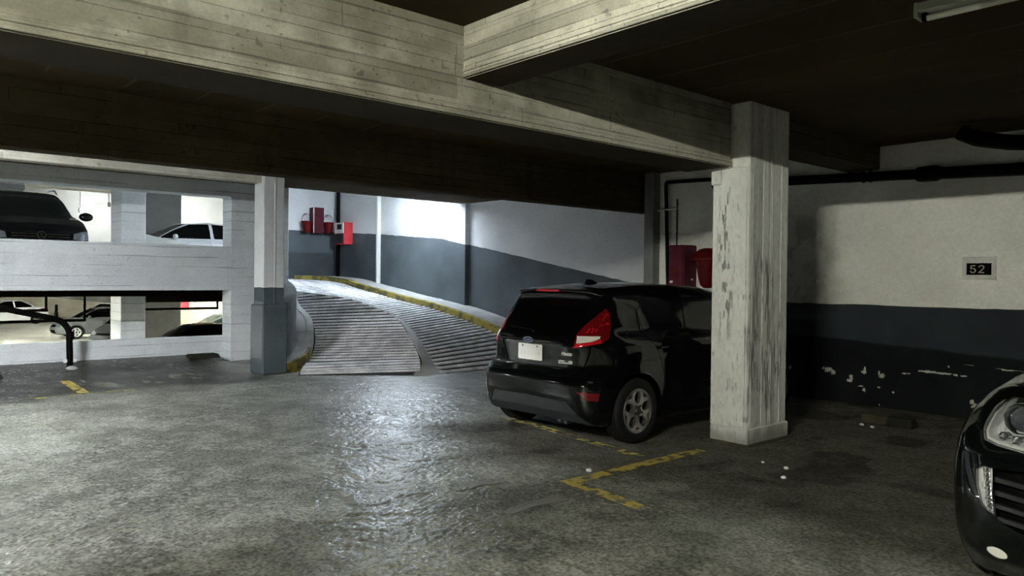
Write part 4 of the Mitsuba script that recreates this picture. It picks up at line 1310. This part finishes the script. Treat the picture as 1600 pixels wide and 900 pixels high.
    P['tailgate'] = (TM(B ^ hat), 'm_paint_black', 'c')
    B = B - hat
    P['bumper'] = (TM(B ^ bump), 'm_paint_black', 'c')
    B = B - bump
    for sd in (-1, 1):
        for i, poly in enumerate(([(1.482, 0.95), (1.473, 0.323), (2.617, 0.323), (2.715, 0.75), (2.66, 0.945)], [(0.825, 1.0), (0.933, 0.832), (1.023, 0.622), (1.063, 0.452), (1.152, 0.323), (1.467, 0.323), (1.476, 0.95)])):
            pr = prism_y(Polygon(poly), *((0.5, 1.2) if sd > 0 else (-1.2, -0.5)))
            P['door' + (f'#{sd}{i}' if (sd, i) != (-1, 0) else '')] = (TM(B ^ pr), 'm_paint_black', 'c')
            B = B - pr
    P['body'] = (TM(B), 'm_paint_black', 'c')
    # fittings
    for sd in (-1, 1):
        for i, (x, z) in enumerate(((1.02, 0.875), (1.93, 0.855))):
            h = box(x - 0.085, x + 0.085, sd * 0.872 - 0.012, sd * 0.872 + 0.012, z - 0.014, z + 0.016, 0.008)
            dn = {(-1, 0): 'door_001', (-1, 1): 'door', (1, 0): 'door_003', (1, 1): 'door_002'}[(sd, i)]
            P[dn + '__handle'] = (h, 'm_paint_black', 30)
        mir = trimesh.creation.icosphere(3, 1.0)
        mir.apply_scale([0.075, 0.11, 0.075])
        P['mirror' + ('#1' if sd > 0 else '')] = (moved(mir, (2.68, sd * 0.93, 1.0)), 'm_paint_black', True)
    sp = m3.Manifold()
    edge = [(-0.56, 0.455, 1.354, 0.62), (-0.46, 0.375, 1.384, 0.75), (-0.22, 0.322, 1.398, 0.75), (0, 0.312, 1.401, 0.75)]
    edge = edge + [(-a, b, c_, d) for a, b, c_, d in edge[-2::-1]]
    ball = lambda x, y, z: m3.Manifold.sphere(0.011, 16).translate((x, y, z))
    for (a, b, c_, d), (a2, b2, c2, d2) in zip(edge, edge[1:]):
        sp = sp + m3.Manifold.batch_hull([ball(b, a, c_), ball(b2, a2, c2), ball(d, a * 0.93, c_ + 0.045 - 0.06 * a * a), ball(d2, a2 * 0.93, c2 + 0.045 - 0.06 * a2 * a2)])
    P['spoiler'] = (TM(sp), 'm_paint_black', 35)
    P['brake_lamp'] = (box(0.296, 0.34, -0.15, 0.15, 1.384, 1.406, 0.004), 'm_lens_red', 30)
    P['antenna_base'] = (TM(m3.Manifold.batch_hull([MF(box(0.84, 1.0, -0.022, 0.022, 1.44, 1.475, 0.008)), MF(box(0.85, 0.92, -0.016, 0.016, 1.47, 1.505, 0.008))])), 'm_plastic_dark', 30)
    P['wiper'] = (cat(box(0.105, 0.16, -0.025, 0.025, 0.99, 1.03, 0.008), tube([(0.125, 0, 1.02), (0.135, 0.06, 1.025), (0.16, 0.36, 1.035)], 0.008, 8)), 'm_plastic_dark', 30)
    xr = 0.068

    def on_skin(m, y0, y1, z):
        """lays a flat mesh (drawn along +x from 0) on the tail between y0 and y1"""
        def skin(y):
            x = np.linspace(-0.05, 0.5, 4000)
            return np.array([x[np.nonzero(fld(np.stack([x, 0 * x + y, 0 * x + z + 0.012], 1)) < 0)[0][0]], y, z])
        a, b = skin(y0), skin(y1)
        ex_ = (b - a) / np.linalg.norm(b - a)
        up_ = np.array([0.03, 0, 1.0]) / np.linalg.norm([0.03, 0, 1.0])
        return frame(m, a + np.cross(ex_, up_) * 0.0005, ex_, up_, np.cross(ex_, up_))
    P['gate_strip'] = (box(xr - 0.008, xr + 0.03, -0.42, 0.42, 0.922, 0.945, 0.006), 'm_paint_black', 30)
    ov = extr(affinity.scale(Point(0, 0).buffer(1, 24), 0.066, 0.027), 0.008)
    ov2 = extr(affinity.scale(Point(0, 0).buffer(1, 24), 0.058, 0.0215), 0.003)
    fr = lambda m, x, y, z: frame(m, (x, y, z), (0, -1, 0), (0, 0, 1), (-1, 0, 0))
    P['badge'] = (fr(ov, xr - 0.009, 0, 0.932), 'm_chrome', 30)
    P['badge__oval'] = (fr(ov2, xr - 0.0175, 0, 0.932), 'm_badge_blue', 30)
    tx = meshkit.text_mesh('Ford', 0.020, 0.0015)
    tx.apply_translation([-tx.bounds[:, 0].mean(), -0.009, 0])
    tx.vertices[:, 0] += 0.25 * tx.vertices[:, 1]
    P['badge__lettering'] = (fr(tx, xr - 0.0205, 0, 0.932), 'm_chrome', False)
    tx = meshkit.text_mesh('Fiesta', 0.030, 0.004, True)
    tx.vertices[:, 0] += 0.35 * tx.vertices[:, 1]
    P['lettering'] = (on_skin(tx, -0.395, -0.50, 0.812), 'm_badge_silver', False)
    P['dealer_badge'] = (on_skin(extr(sbox(0, 0, 0.150, 0.028), 0.003), -0.368, -0.505, 0.738), 'm_badge_silver', False)
    tx = meshkit.text_mesh('RAMPERO', 0.017, 0.0012, True)
    tx.vertices[:, 0] *= 0.134 / tx.vertices[:, 0].max()
    tx.apply_translation([0.008, 0.005, 0.003])
    P['dealer_badge__lettering'] = (on_skin(tx, -0.368, -0.505, 0.738), 'm_plastic_dark', False)
    pl = extr(sbox(-0.165, -0.075, 0.165, 0.075).buffer(-.012).buffer(.012), 0.004)
    P['number_plate'] = (fr(pl, 0.083, 0, 0.815), 'm_white', False)
    P['number_plate__bolt'] = (cat(*[fr(moved(extr(Point(0, 0).buffer(0.0085, 6), 0.004), (x, 0.055, 0)), 0.079, 0, 0.815) for x in (-0.1, 0.1)]), 'm_black', False)
    rg = np.random.default_rng(8)
    ch = []
    for i in range(6):            # the characters cannot be read: pale worn strokes
        x = -0.115 + i * 0.046
        o = affinity.scale(Point(0, 0).buffer(1, 10), 0.015, 0.034)
        o = unary_union([affinity.rotate(affinity.scale(o, 0.25 + 0.5 * rg.random(), 0.5 + 0.5 * rg.random()), 40 * (rg.random() - 0.5)), affinity.translate(affinity.scale(o, 0.2, 0.6), 0.012 * (rg.random() - 0.5), 0)])
        ch.append(moved(extr(o, 0.001), (x, -0.012, 0)))
    P['number_plate__characters'] = (fr(cat(*ch), 0.0788, 0, 0.815), 'm_plate_grey', False)
    # underside: axle beam and exhaust
    P['floor_pan'] = (box(0.5, 3.5, -0.68, 0.68, 0.19, 0.26, 0.02), 'm_plastic_dark', 30)
    P['axle'] = (cyl((xa, -0.66, 0.27), (xa, 0.66, 0.27), 0.035), 'm_plastic_dark', 30)
    P['exhaust'] = (cat(tube([(0.20, -0.28, 0.20), (0.42, -0.28, 0.205), (0.6, -0.28, 0.24)], 0.025, 12), cyl((0.20, -0.36, 0.185), (0.50, -0.36, 0.21), 0.022)), 'm_rim_dark', 30)
    tw = car_matrix((HX, HY, 0), 0)
    put(key, P, tw, fld=fld)
    wp = wheel_parts(R, 0.195, 0.206, 'oval')
    put_wheels(key, wp, (xa, xf), 0.745, R, (HX, HY, 0), 0)
    for k in ('tail_lamp', 'tail_lamp_001'):
        tag(f'{key}__{k}__reflector', kind='stuff')


mat('m_plate_grey', (0.64, 0.64, 0.625), 0.5)
hatchback()


# --- other cars
def basic_car(c, res, windows, wind, rear_wind, lamps=(), tails=(), arches=(), R=0.31, extra=None):
    """parts of a plainer car: windows = {name: polygon in (x, z)}, wind and rear_wind = polygons in (y, z), lamps and tails = polygons in (y, z) at the ends"""
    fld = car_field(c)
    r = dict(nx=res[0], ncap=res[1], nth=res[2], field=fld)
    B, IN, DEEP = (MF(car_shell(c, o, **r)) for o in (0.0, 0.008, 0.03))
    L, P = c['L'], {}
    for x in arches:
        for sd in (-1, 1):
            w = MF(cyl((x, sd * 0.55, R + 0.01), (x, sd * 1.2, R + 0.01), R + 0.045, 40))
            B, IN, DEEP = B - w, IN - w, DEEP - w
    def take(name, g, mt, inset=True):
        nonlocal B
        P[name] = (TM(((IN if inset else B) ^ g) - DEEP), mt, 'c')
        B = B - (g - DEEP)
    for i, q in enumerate(lamps):
        take('headlamp' + f'#{i}', prism_x(q, L - 1.1, L + 0.3), 'm_lamp_grey', False)
    for i, q in enumerate(tails):
        take('tail_lamp' + f'#{i}', prism_x(q, -0.3, 0.6), 'm_lens_red_dark', False)
    for n, q in windows.items():
        for sd in (-1, 1):
            take(f'{n}#{sd}', prism_y(Polygon(q).buffer(-.02).buffer(.02), *((0.35, 1.2) if sd > 0 else (-1.2, -0.35))), 'm_glass')
    take('windscreen', prism_x(wind, L * 0.5, L - 0.2), 'm_glass')
    take('rear_window', prism_x(rear_wind, -0.3, L * 0.36), 'm_glass')
    if extra:
        B = extra(P, B, IN, DEEP, fld)
    P['body'] = (TM(B), 'm_paint_black', 'c')
    return {n: (m if isinstance(m, dict) else (shell_ply(m, mt, fld) if sm == 'c' else mikit.ply(m, mt, sm)), mt, sm) for n, (m, mt, sm) in P.items() if isinstance(m, dict) or len(m.faces)}


# the big black off-roader at the right edge: only its nose is in the picture
OFFR = dict(
    L=4.80, tumble=0.30, zbelt=1.12, bow_r=0.14, bow_f=0.34, crown=0.045, spine=(1.0, 3.75, 0.80), k1=0.13, k2=0.16, k3=0.08,
    low=[(0.25, 0.26), (0.06, 0.38), (0.0, 0.60), (0.05, 0.95), (0.18, 1.08), (3.2, 1.10), (3.55, 1.085), (4.05, 1.035), (4.42, 0.965), (4.60, 0.90), (4.70, 0.80), (4.745, 0.70), (4.79, 0.60), (4.80, 0.48), (4.765, 0.34), (4.62, 0.24)],
    cab=[(0.12, 0.95), (0.20, 1.10), (0.55, 1.52), (0.45, 1.60), (1.0, 1.68), (1.8, 1.70), (2.5, 1.63), (2.95, 1.44), (3.55, 1.08), (3.4, 0.95), (0.4, 0.9)],
    wx=[(0, 0.78), (0.15, 0.85), (0.5, 0.935), (1.1, 0.964), (2.5, 0.955), (3.6, 0.962), (4.1, 0.945), (4.4, 0.90), (4.6, 0.82), (4.8, 0.70)],
    wz=[(0, 0.93), (0.25, 0.955), (0.45, 0.99), (0.65, 1.0), (0.85, 0.985), (1.0, 0.95), (1.12, 0.90), (1.3, 0.86)],
    cx=[(0, 0.76), (0.5, 0.82), (1.2, 0.85), (2.2, 0.85), (3.0, 0.82), (3.6, 0.76), (4.8, 0.6)])
OX, OY = 3.53, 0.40          # nose, centre line


def off_roader():
    key = 'off_roader'
    tag(key, 'black off-roader at the right edge showing only its right headlamp and bumper', 'car')
    lamp = [(-0.768, 0.835), (-0.773, 0.88), (-0.772, 0.925), (-0.764, 0.952), (-0.729, 0.966), (-0.663, 0.968), (-0.567, 0.95), (-0.478, 0.899), (-0.438, 0.833), (-0.444, 0.785), (-0.509, 0.776), (-0.574, 0.783), (-0.634, 0.786), (-0.699, 0.789), (-0.753, 0.801)]
    drl = [(-0.769, 0.678), (-0.747, 0.695), (-0.695, 0.697), (-0.668, 0.509), (-0.696, 0.508), (-0.727, 0.539), (-0.755, 0.604)]
    intake = [(-0.690, 0.694), (-0.565, 0.712), (-0.46, 0.70), (-0.36, 0.62), (-0.36, 0.50), (-0.445, 0.466), (-0.567, 0.47), (-0.655, 0.493)]
    fog = [(-0.66 + 0.046 * math.cos(t), 0.346 + 0.024 * math.sin(t)) for t in np.linspace(0, 2 * PI, 24, endpoint=False)]

    def pr(poly, mir, grow=0.0, x0=3.98):
        g = Polygon(poly if not mir else mirror(poly)).buffer(0.006).buffer(-0.006).buffer(grow)
        return prism_x(g, x0, 5.2)

    def extra(P, B, IN, DEEP, fld):
        sh = lambda o: MF(car_shell(OFFR, o, nx=90, ncap=60, nth=130, field=fld))
        D6, D8, D10, D13 = sh(0.06), sh(0.085), sh(0.10), sh(0.13)
        for mir in (False, True):
            t, h, sg = ('_001', '#1', 1) if mir else ('', '', -1)
            L1 = pr(lamp, mir)
            P['headlamp' + h] = (TM((D8 ^ pr(lamp, mir, -0.001)) - D13), 'm_lamp_inner', 'c')
            P[f'headlamp{t}__bezel'] = (TM(biggest((DEEP ^ (pr(lamp, mir, -0.001) - pr(lamp, mir, -0.012))) - D8)), 'm_lamp_inner', 'c')
            P[f'headlamp{t}__lens'] = (TM(biggest((B ^ pr(lamp, mir, -0.003)) - IN)), 'm_clear', 'c')
            B = B - (L1 - D13)
            D1 = pr(drl, mir)
            P['marker_lamp' + h] = (TM((DEEP ^ D1) - D6), 'm_lamp_inner', 'c')
            P[f'marker_lamp{t}__lens'] = (TM(biggest((B ^ pr(drl, mir, -0.002)) - IN)), 'm_clear', 'c')
            B = B - (D1 - D6)
            I1 = pr(intake, mir)
            P['air_intake' + h] = (TM((D6 ^ I1) - D10), 'm_plastic_dark', 'c')
            for k in range(4):
                z0 = 0.655 - 0.052 * k
                s1 = prism_x(sbox(-0.70, z0 - 0.012, -0.3, z0 + 0.006) if not mir else sbox(0.3, z0 - 0.012, 0.70, z0 + 0.006), 3.98, 5.2) ^ I1
                P[f'air_intake{t}__slat#{k}'] = (TM(biggest((IN ^ s1) - DEEP)), 'm_slat', 'c')
            B = B - (I1 - D10)
            F1 = pr(fog, mir)
            P['fog_lamp' + h] = (TM(biggest((IN ^ F1) - DEEP)), 'm_lens_white', 'c')
            B = B - (F1 - DEEP)
            fwd = np.array([0.955, 0.29 * sg, 0.06])
            fwd /= np.linalg.norm(fwd)
            sx = np.cross([0, 0, 1.0], fwd)
            sx /= np.linalg.norm(sx)
            uz = np.cross(fwd, sx)

            def inside(y, z, back):
                """the point that deep behind the skin, on the line along x"""
                x = np.linspace(4.9, 3.9, 1500)
                q = np.stack([x, 0 * x + y * -sg, 0 * x + z], 1)
                i = np.nonzero(fld(q) < 0)[0][0]
                return q[i] * [1, 1, 1] - fwd * back
            c0 = inside(-0.662, 0.893, 0.060)
            ring = lathe([(0.060, -0.04), (0.060, 0.0), (0.066, 0.010), (0.074, 0.004), (0.078, -0.02), (0.078, -0.05), (0.060, -0.04)], 40)
            P[f'headlamp{t}__projector_ring'] = (frame(ring, c0, sx, uz, fwd), 'm_chrome', 40)
            ball = trimesh.creation.icosphere(4, 0.056)
            ball.apply_scale([1, 1, 0.5])
            P[f'headlamp{t}__projector'] = (frame(ball, c0 - fwd * 0.020, sx, uz, fwd), 'm_projector', True)
            for k, (y, z, r_) in enumerate(((-0.700, 0.822, 0.022), (-0.640, 0.815, 0.024), (-0.545, 0.84, 0.040))):
                bulb = lathe([(r_, -0.03), (r_, 0.0), (r_ * 0.8, 0.004), (r_ * 0.5, -0.010), (r_ * .2, -0.004), (0.001, 0.0)], 24)
                P[f'headlamp{t}__reflector#{k}'] = (frame(bulb, inside(y, z, 0.045), sx, uz, fwd), 'm_chrome', 40)
            for k in range(9):
                u = k / 8
                bulb = lathe([(0.016, -0.012), (0.018, 0.0), (0.010, -0.006), (0.004, 0.004), (0.001, 0.006)], 14)
                P[f'marker_lamp{t}__reflector#{k}'] = (frame(bulb, inside(-0.730 + 0.036 * u, 0.680 - 0.150 * u, 0.018), sx, uz, fwd), 'm_chrome', 40)
        # bonnet shut line, bumper line
        for sd in (-1, 1):
            B = cut_seams(B, DEEP, [seam_y([(3.3, 1.02), (3.95, 1.0), (4.3, 0.975)], sd, 0.003)])
        low = MF(box(3.7, 5.0, -1.2, 1.2, 0.735, 0.740))
        B = B - ((low - IN) ^ MF(box(4.15, 5, -1.2, 1.2, 0.5, 0.9)))
        gr = prism_x(Polygon([(-0.34, 0.42), (0.34, 0.42), (0.32, 0.58), (-0.32, 0.58)]), 4.2, 5.2)
        P['grille'] = (TM((DEEP ^ gr) - D6), 'm_plastic_dark', 'c')
        B = B - (gr - D6)
        bmp = MF(box(4.1, 5.2, -1.2, 1.2, 0.0, 0.7375))
        P['bumper'] = (TM(B ^ bmp), 'm_paint_black', 'c')
        return B - bmp
    win = {'side_window#f': [(2.55, 1.52), (1.95, 1.58), (1.90, 1.14), (3.15, 1.14), (2.9, 1.34)], 'side_window#r': [(1.85, 1.58), (0.95, 1.55), (0.85, 1.16), (1.83, 1.14)]}
    P = basic_car(OFFR, (120, 64, 150), win, [(-0.68, 1.12), (0.68, 1.12), (0.56, 1.58), (-0.56, 1.58)], [(-0.6, 1.12), (0.6, 1.12), (0.55, 1.5), (-0.55, 1.5)], (),
                  ([(0.6, 0.8), (0.85, 0.8), (0.85, 1.0), (0.65, 1.0)], mirror([(0.6, 0.8), (0.85, 0.8), (0.85, 1.0), (0.65, 1.0)])), (0.95, 3.80), 0.37, extra)
    pos, deg = (OX + 4.80, OY, 0), 180
    for sd in (-1, 1):
        m = trimesh.creation.icosphere(2, 1.0)
        m.apply_scale([0.12, 0.05, 0.085])
        P['mirror' + f'#{sd}'] = (mikit.ply(moved(m, (2.93, sd * 0.94, 1.17)), 'm_paint_black', True), 'm_paint_black', True)
    put(key, P, car_matrix(pos, deg))
    put_wheels(key, wheel_parts(0.37, 0.255, 0.235, 'spoke'), (0.95, 3.80), 0.82, 0.37, pos, deg)


mat('m_slat', (0.014, 0.015, 0.015), 0.35, spec=0.3)
mat('m_projector', (0.10, 0.11, 0.12), 0.04, 0.6)
off_roader()

SEDAN = dict(
    L=4.5, tumble=0.36, zbelt=0.98, bow_r=0.12, bow_f=0.28, crown=0.03, spine=(0.9, 3.6, 0.70), k1=0.12, k2=0.14, k3=0.07,
    low=[(0.15, .24), (0.02, .40), (0, .62), (.03, .90), (.12, .99), (.9, 1.02), (3.2, .97), (3.8, .88), (4.25, .74), (4.46, .58), (4.5, .40), (4.40, .22)],
    cab=[(.55, .95), (.80, 1.05), (1.25, 1.32), (1.6, 1.42), (2.2, 1.45), (2.7, 1.40), (3.1, 1.22), (3.6, .96), (3.4, .82), (.7, .82)],
    wx=[(0, 0.72), (0.15, 0.79), (0.5, 0.86), (1.2, 0.88), (2.6, 0.88), (3.5, 0.865), (4.1, 0.79), (4.35, 0.70), (4.5, 0.60)],
    wz=[(0, 0.93), (0.25, 0.96), (0.5, 1.0), (0.75, 0.99), (0.95, 0.95), (1.3, 0.9)],
    cx=[(0, 0.70), (0.8, 0.78), (1.6, 0.81), (2.6, 0.80), (3.2, 0.76), (3.7, 0.70), (4.5, 0.6)])
CROSS = dict(
    L=4.45, tumble=0.30, zbelt=1.16, bow_r=0.12, bow_f=0.26, crown=0.03, spine=(0.9, 3.5, 0.80), k1=0.12, k2=0.15, k3=0.07,
    low=[(0.15, .28), (0.02, .45), (0, .65), (.05, .95), (.15, 1.12), (3.2, 1.20), (3.75, 1.12), (4.2, .98), (4.37, .86), (4.44, .66), (4.45, .42), (4.36, .26)],
    cab=[(.10, .95), (.20, 1.12), (.50, 1.54), (.42, 1.62), (1.0, 1.72), (1.8, 1.75), (2.4, 1.70), (2.75, 1.57), (3.42, 1.18), (3.3, .9), (.4, .9)],
    wx=[(0, 0.76), (0.15, 0.82), (0.5, 0.89), (1.2, 0.905), (2.6, 0.905), (3.5, 0.89), (4.05, 0.84), (4.3, 0.76), (4.45, 0.66)],
    wz=[(0, 0.93), (0.25, 0.96), (0.5, 1.0), (0.8, 0.99), (1.1, 0.95), (1.3, 0.9)],
    cx=[(0, 0.72), (0.5, 0.78), (1.2, 0.81), (2.4, 0.81), (3.1, 0.77), (3.6, 0.70), (4.45, 0.6)])


def sedan_extra(P, B, IN, DEEP, fld):
    for sd in (-1, 1):
        B = cut_seams(B, DEEP, [seam_y([(2.15, 1.0), (2.12, 0.34), (3.15, 0.34), (3.22, 0.9)], sd, 0.005), seam_y([(1.18, 1.0), (1.15, 0.6), (1.28, 0.36), (2.12, 0.34)], sd, 0.005)])
        m = trimesh.creation.icosphere(2, 1.0)
        m.apply_scale([0.06, 0.10, 0.07])
        P[f'mirror#{sd}'] = (moved(m, (3.05, sd * 0.93, 1.02)), 'm_paint_black', True)
    gr = prism_x([(-0.45, 0.56), (0.45, 0.56), (0.40, 0.66), (-0.40, 0.66)], 4.0, 5.0) + prism_x([(-0.55, 0.28), (0.55, 0.28), (0.50, 0.42), (-0.50, 0.42)], 4.0, 5.0)
    P['grille'] = (TM((IN ^ gr) - DEEP), 'm_plastic_dark', 'c')
    return B - (gr - DEEP)


hl = [(0.45, 0.60), (0.62, 0.58), (0.80, 0.62), (0.80, 0.74), (0.66, 0.74), (0.48, 0.68)]
tl = [(0.55, 0.74), (0.85, 0.70), (0.85, 0.93), (0.58, 0.90)]
SED = basic_car(SEDAN, (56, 30, 88), {'side_window#f': [(2.62, 1.36), (2.15, 1.385), (2.13, 1.0), (3.38, .98), (3.0, 1.2)], 'side_window#r': [(2.07, 1.385), (1.62, 1.36), (1.12, 1.1), (1.10, 1.02), (2.05, 1.0)]},
                [(-0.66, 0.98), (0.66, 0.98), (0.54, 1.37), (-0.54, 1.37)], [(-0.60, 1.04), (0.60, 1.04), (0.52, 1.34), (-0.52, 1.34)], (hl, mirror(hl)), (tl, mirror(tl)), (0.88, 3.58), 0.31, sedan_extra)
WS = wheel_parts(0.31, 0.205, 0.21, 'spoke')
WSD = {n: mikit.ply(m, mt, sm) for n, (m, mt, sm) in WS.items()}


def sedan(label, pos, deg, paint, glass='m_glass', rim='m_rim', group=None):
    key = new('sedan')
    tag(key, label, 'car', group)
    put(key, SED, car_matrix(pos, deg), {'m_paint_black': paint, 'm_glass': glass})
    put_wheels(key, WS, (0.88, 3.58), 0.77, 0.31, pos, deg, {'m_rim': rim}, WSD)


def cross_extra(P, B, IN, DEEP, fld):
    gr = prism_x([(-0.52, 0.70), (0.52, 0.70), (0.52, 0.80), (-0.52, 0.80)], 4.0, 5.0)
    P['grille'] = (TM((IN ^ gr) - DEEP), 'm_plastic_dark', 'c')
    B = B - (gr - DEEP)
    for z in (0.722, 0.768):
        P[f'grille__bar#{z}'] = (box(4.30, 4.405, -0.46, 0.46, z, z + 0.014, 0.004), 'm_chrome', 30)
    fr = lambda m, x, z: frame(m, (x, 0, z), (0, 1, 0), (0, 0, 1), (1, 0, 0))
    ringp = Point(0, 0).buffer(0.075, 24).difference(Point(0, 0).buffer(0.061, 24))
    vw = [LineString([(-0.030, 0.058), (0, 0.004), (0.030, 0.058)]), LineString([(-0.062, 0.022), (-0.028, -0.056), (0, -0.004), (0.028, -0.056), (0.062, 0.022)])]
    sym = unary_union([ringp] + [l.buffer(0.006, cap_style=2).intersection(Point(0, 0).buffer(0.066, 24)) for l in vw])
    P['badge'] = (fr(extr(Point(0, 0).buffer(0.07, 24), 0.02), 4.395, 0.755), 'm_plastic_dark', False)
    P['badge__emblem'] = (fr(extr(sym, 0.006), 4.414, 0.755), 'm_chrome', False)
    for sd in (-1, 1):
        m = trimesh.creation.icosphere(2, 1.0)
        m.apply_scale([0.07, 0.13, 0.085])
        P[f'mirror#{sd}'] = (moved(m, (2.90, sd * 1.04, 1.22)), 'm_paint_black', True)
        P[f'roof_rail#{sd}'] = (tube([(0.55, sd * 0.60, 1.65), (0.75, sd * 0.60, 1.76), (1.6, sd * 0.60, 1.80), (2.3, sd * 0.59, 1.77), (2.55, sd * 0.585, 1.66)], 0.016, 8), 'm_metal', 40)
    P['inner_mirror'] = (box(2.60, 2.64, -0.13, 0.13, 1.53, 1.59, 0.01), 'm_plastic_dark', 30)
    return B


hc = [(0.52, 0.70), (0.66, 0.68), (0.90, 0.70), (0.90, 0.86), (0.72, 0.86), (0.54, 0.80)]
CRS = basic_car(CROSS, (64, 36, 96), {'side_window#f': [(2.45, 1.60), (1.95, 1.63), (1.90, 1.19), (3.0, 1.21), (2.75, 1.42)], 'side_window#r': [(1.85, 1.63), (0.95, 1.60), (0.85, 1.19), (1.83, 1.19)]},
                [(-0.72, 1.21), (0.72, 1.21), (0.60, 1.64), (-0.60, 1.64)], [(-0.6, 1.16), (0.6, 1.16), (0.55, 1.52), (-0.55, 1.52)], (hc, mirror(hc)), (), (0.86, 3.50), 0.34, cross_extra)
tag('crossover', 'black crossover with chrome roof rails nosed up to the parapet on the upper level', 'car')
put('crossover', CRS, car_matrix((2.72, 20.35, ZU), -90), {'m_paint_black': 'm_paint_suv', 'm_glass': 'm_glass_green'})
put_wheels('crossover', WS, (0.86, 3.50), 0.80, 0.31, (2.72, 20.35, ZU), -90, {}, WSD)
sedan('white sedan with black windows behind the parapet on the upper level', (9.3, 20.7, ZU), 180, 'm_paint_white')
sedan('silver sedan with pale alloy wheel on the lower level behind the drain pipe', (11.8, 40.75, ZL), 180, 'm_paint_silver', rim='m_rim_pale')
sedan('grey sedan nosing out beside the lower column, left of it', (11.15, 36.6, ZL), 223, 'm_paint_grey')
sedan('black sedan close behind the low curb wall, right of the lower column', (11.2, 25.6, ZL), 180, 'm_paint_black')
sedan('dark grey sedan parked behind the black sedan on the lower level', (14.5, 31.9, ZL), 180, 'm_paint_grey', 'm_glass_green')
sedan('white sedan farthest left on the lower level', (9.4, 54.5, ZL), 200, 'm_paint_white')
sedan('white sedan half hidden above the bonnet of the silver sedan', (13.6, 48.0, ZL), 205, 'm_paint_white')
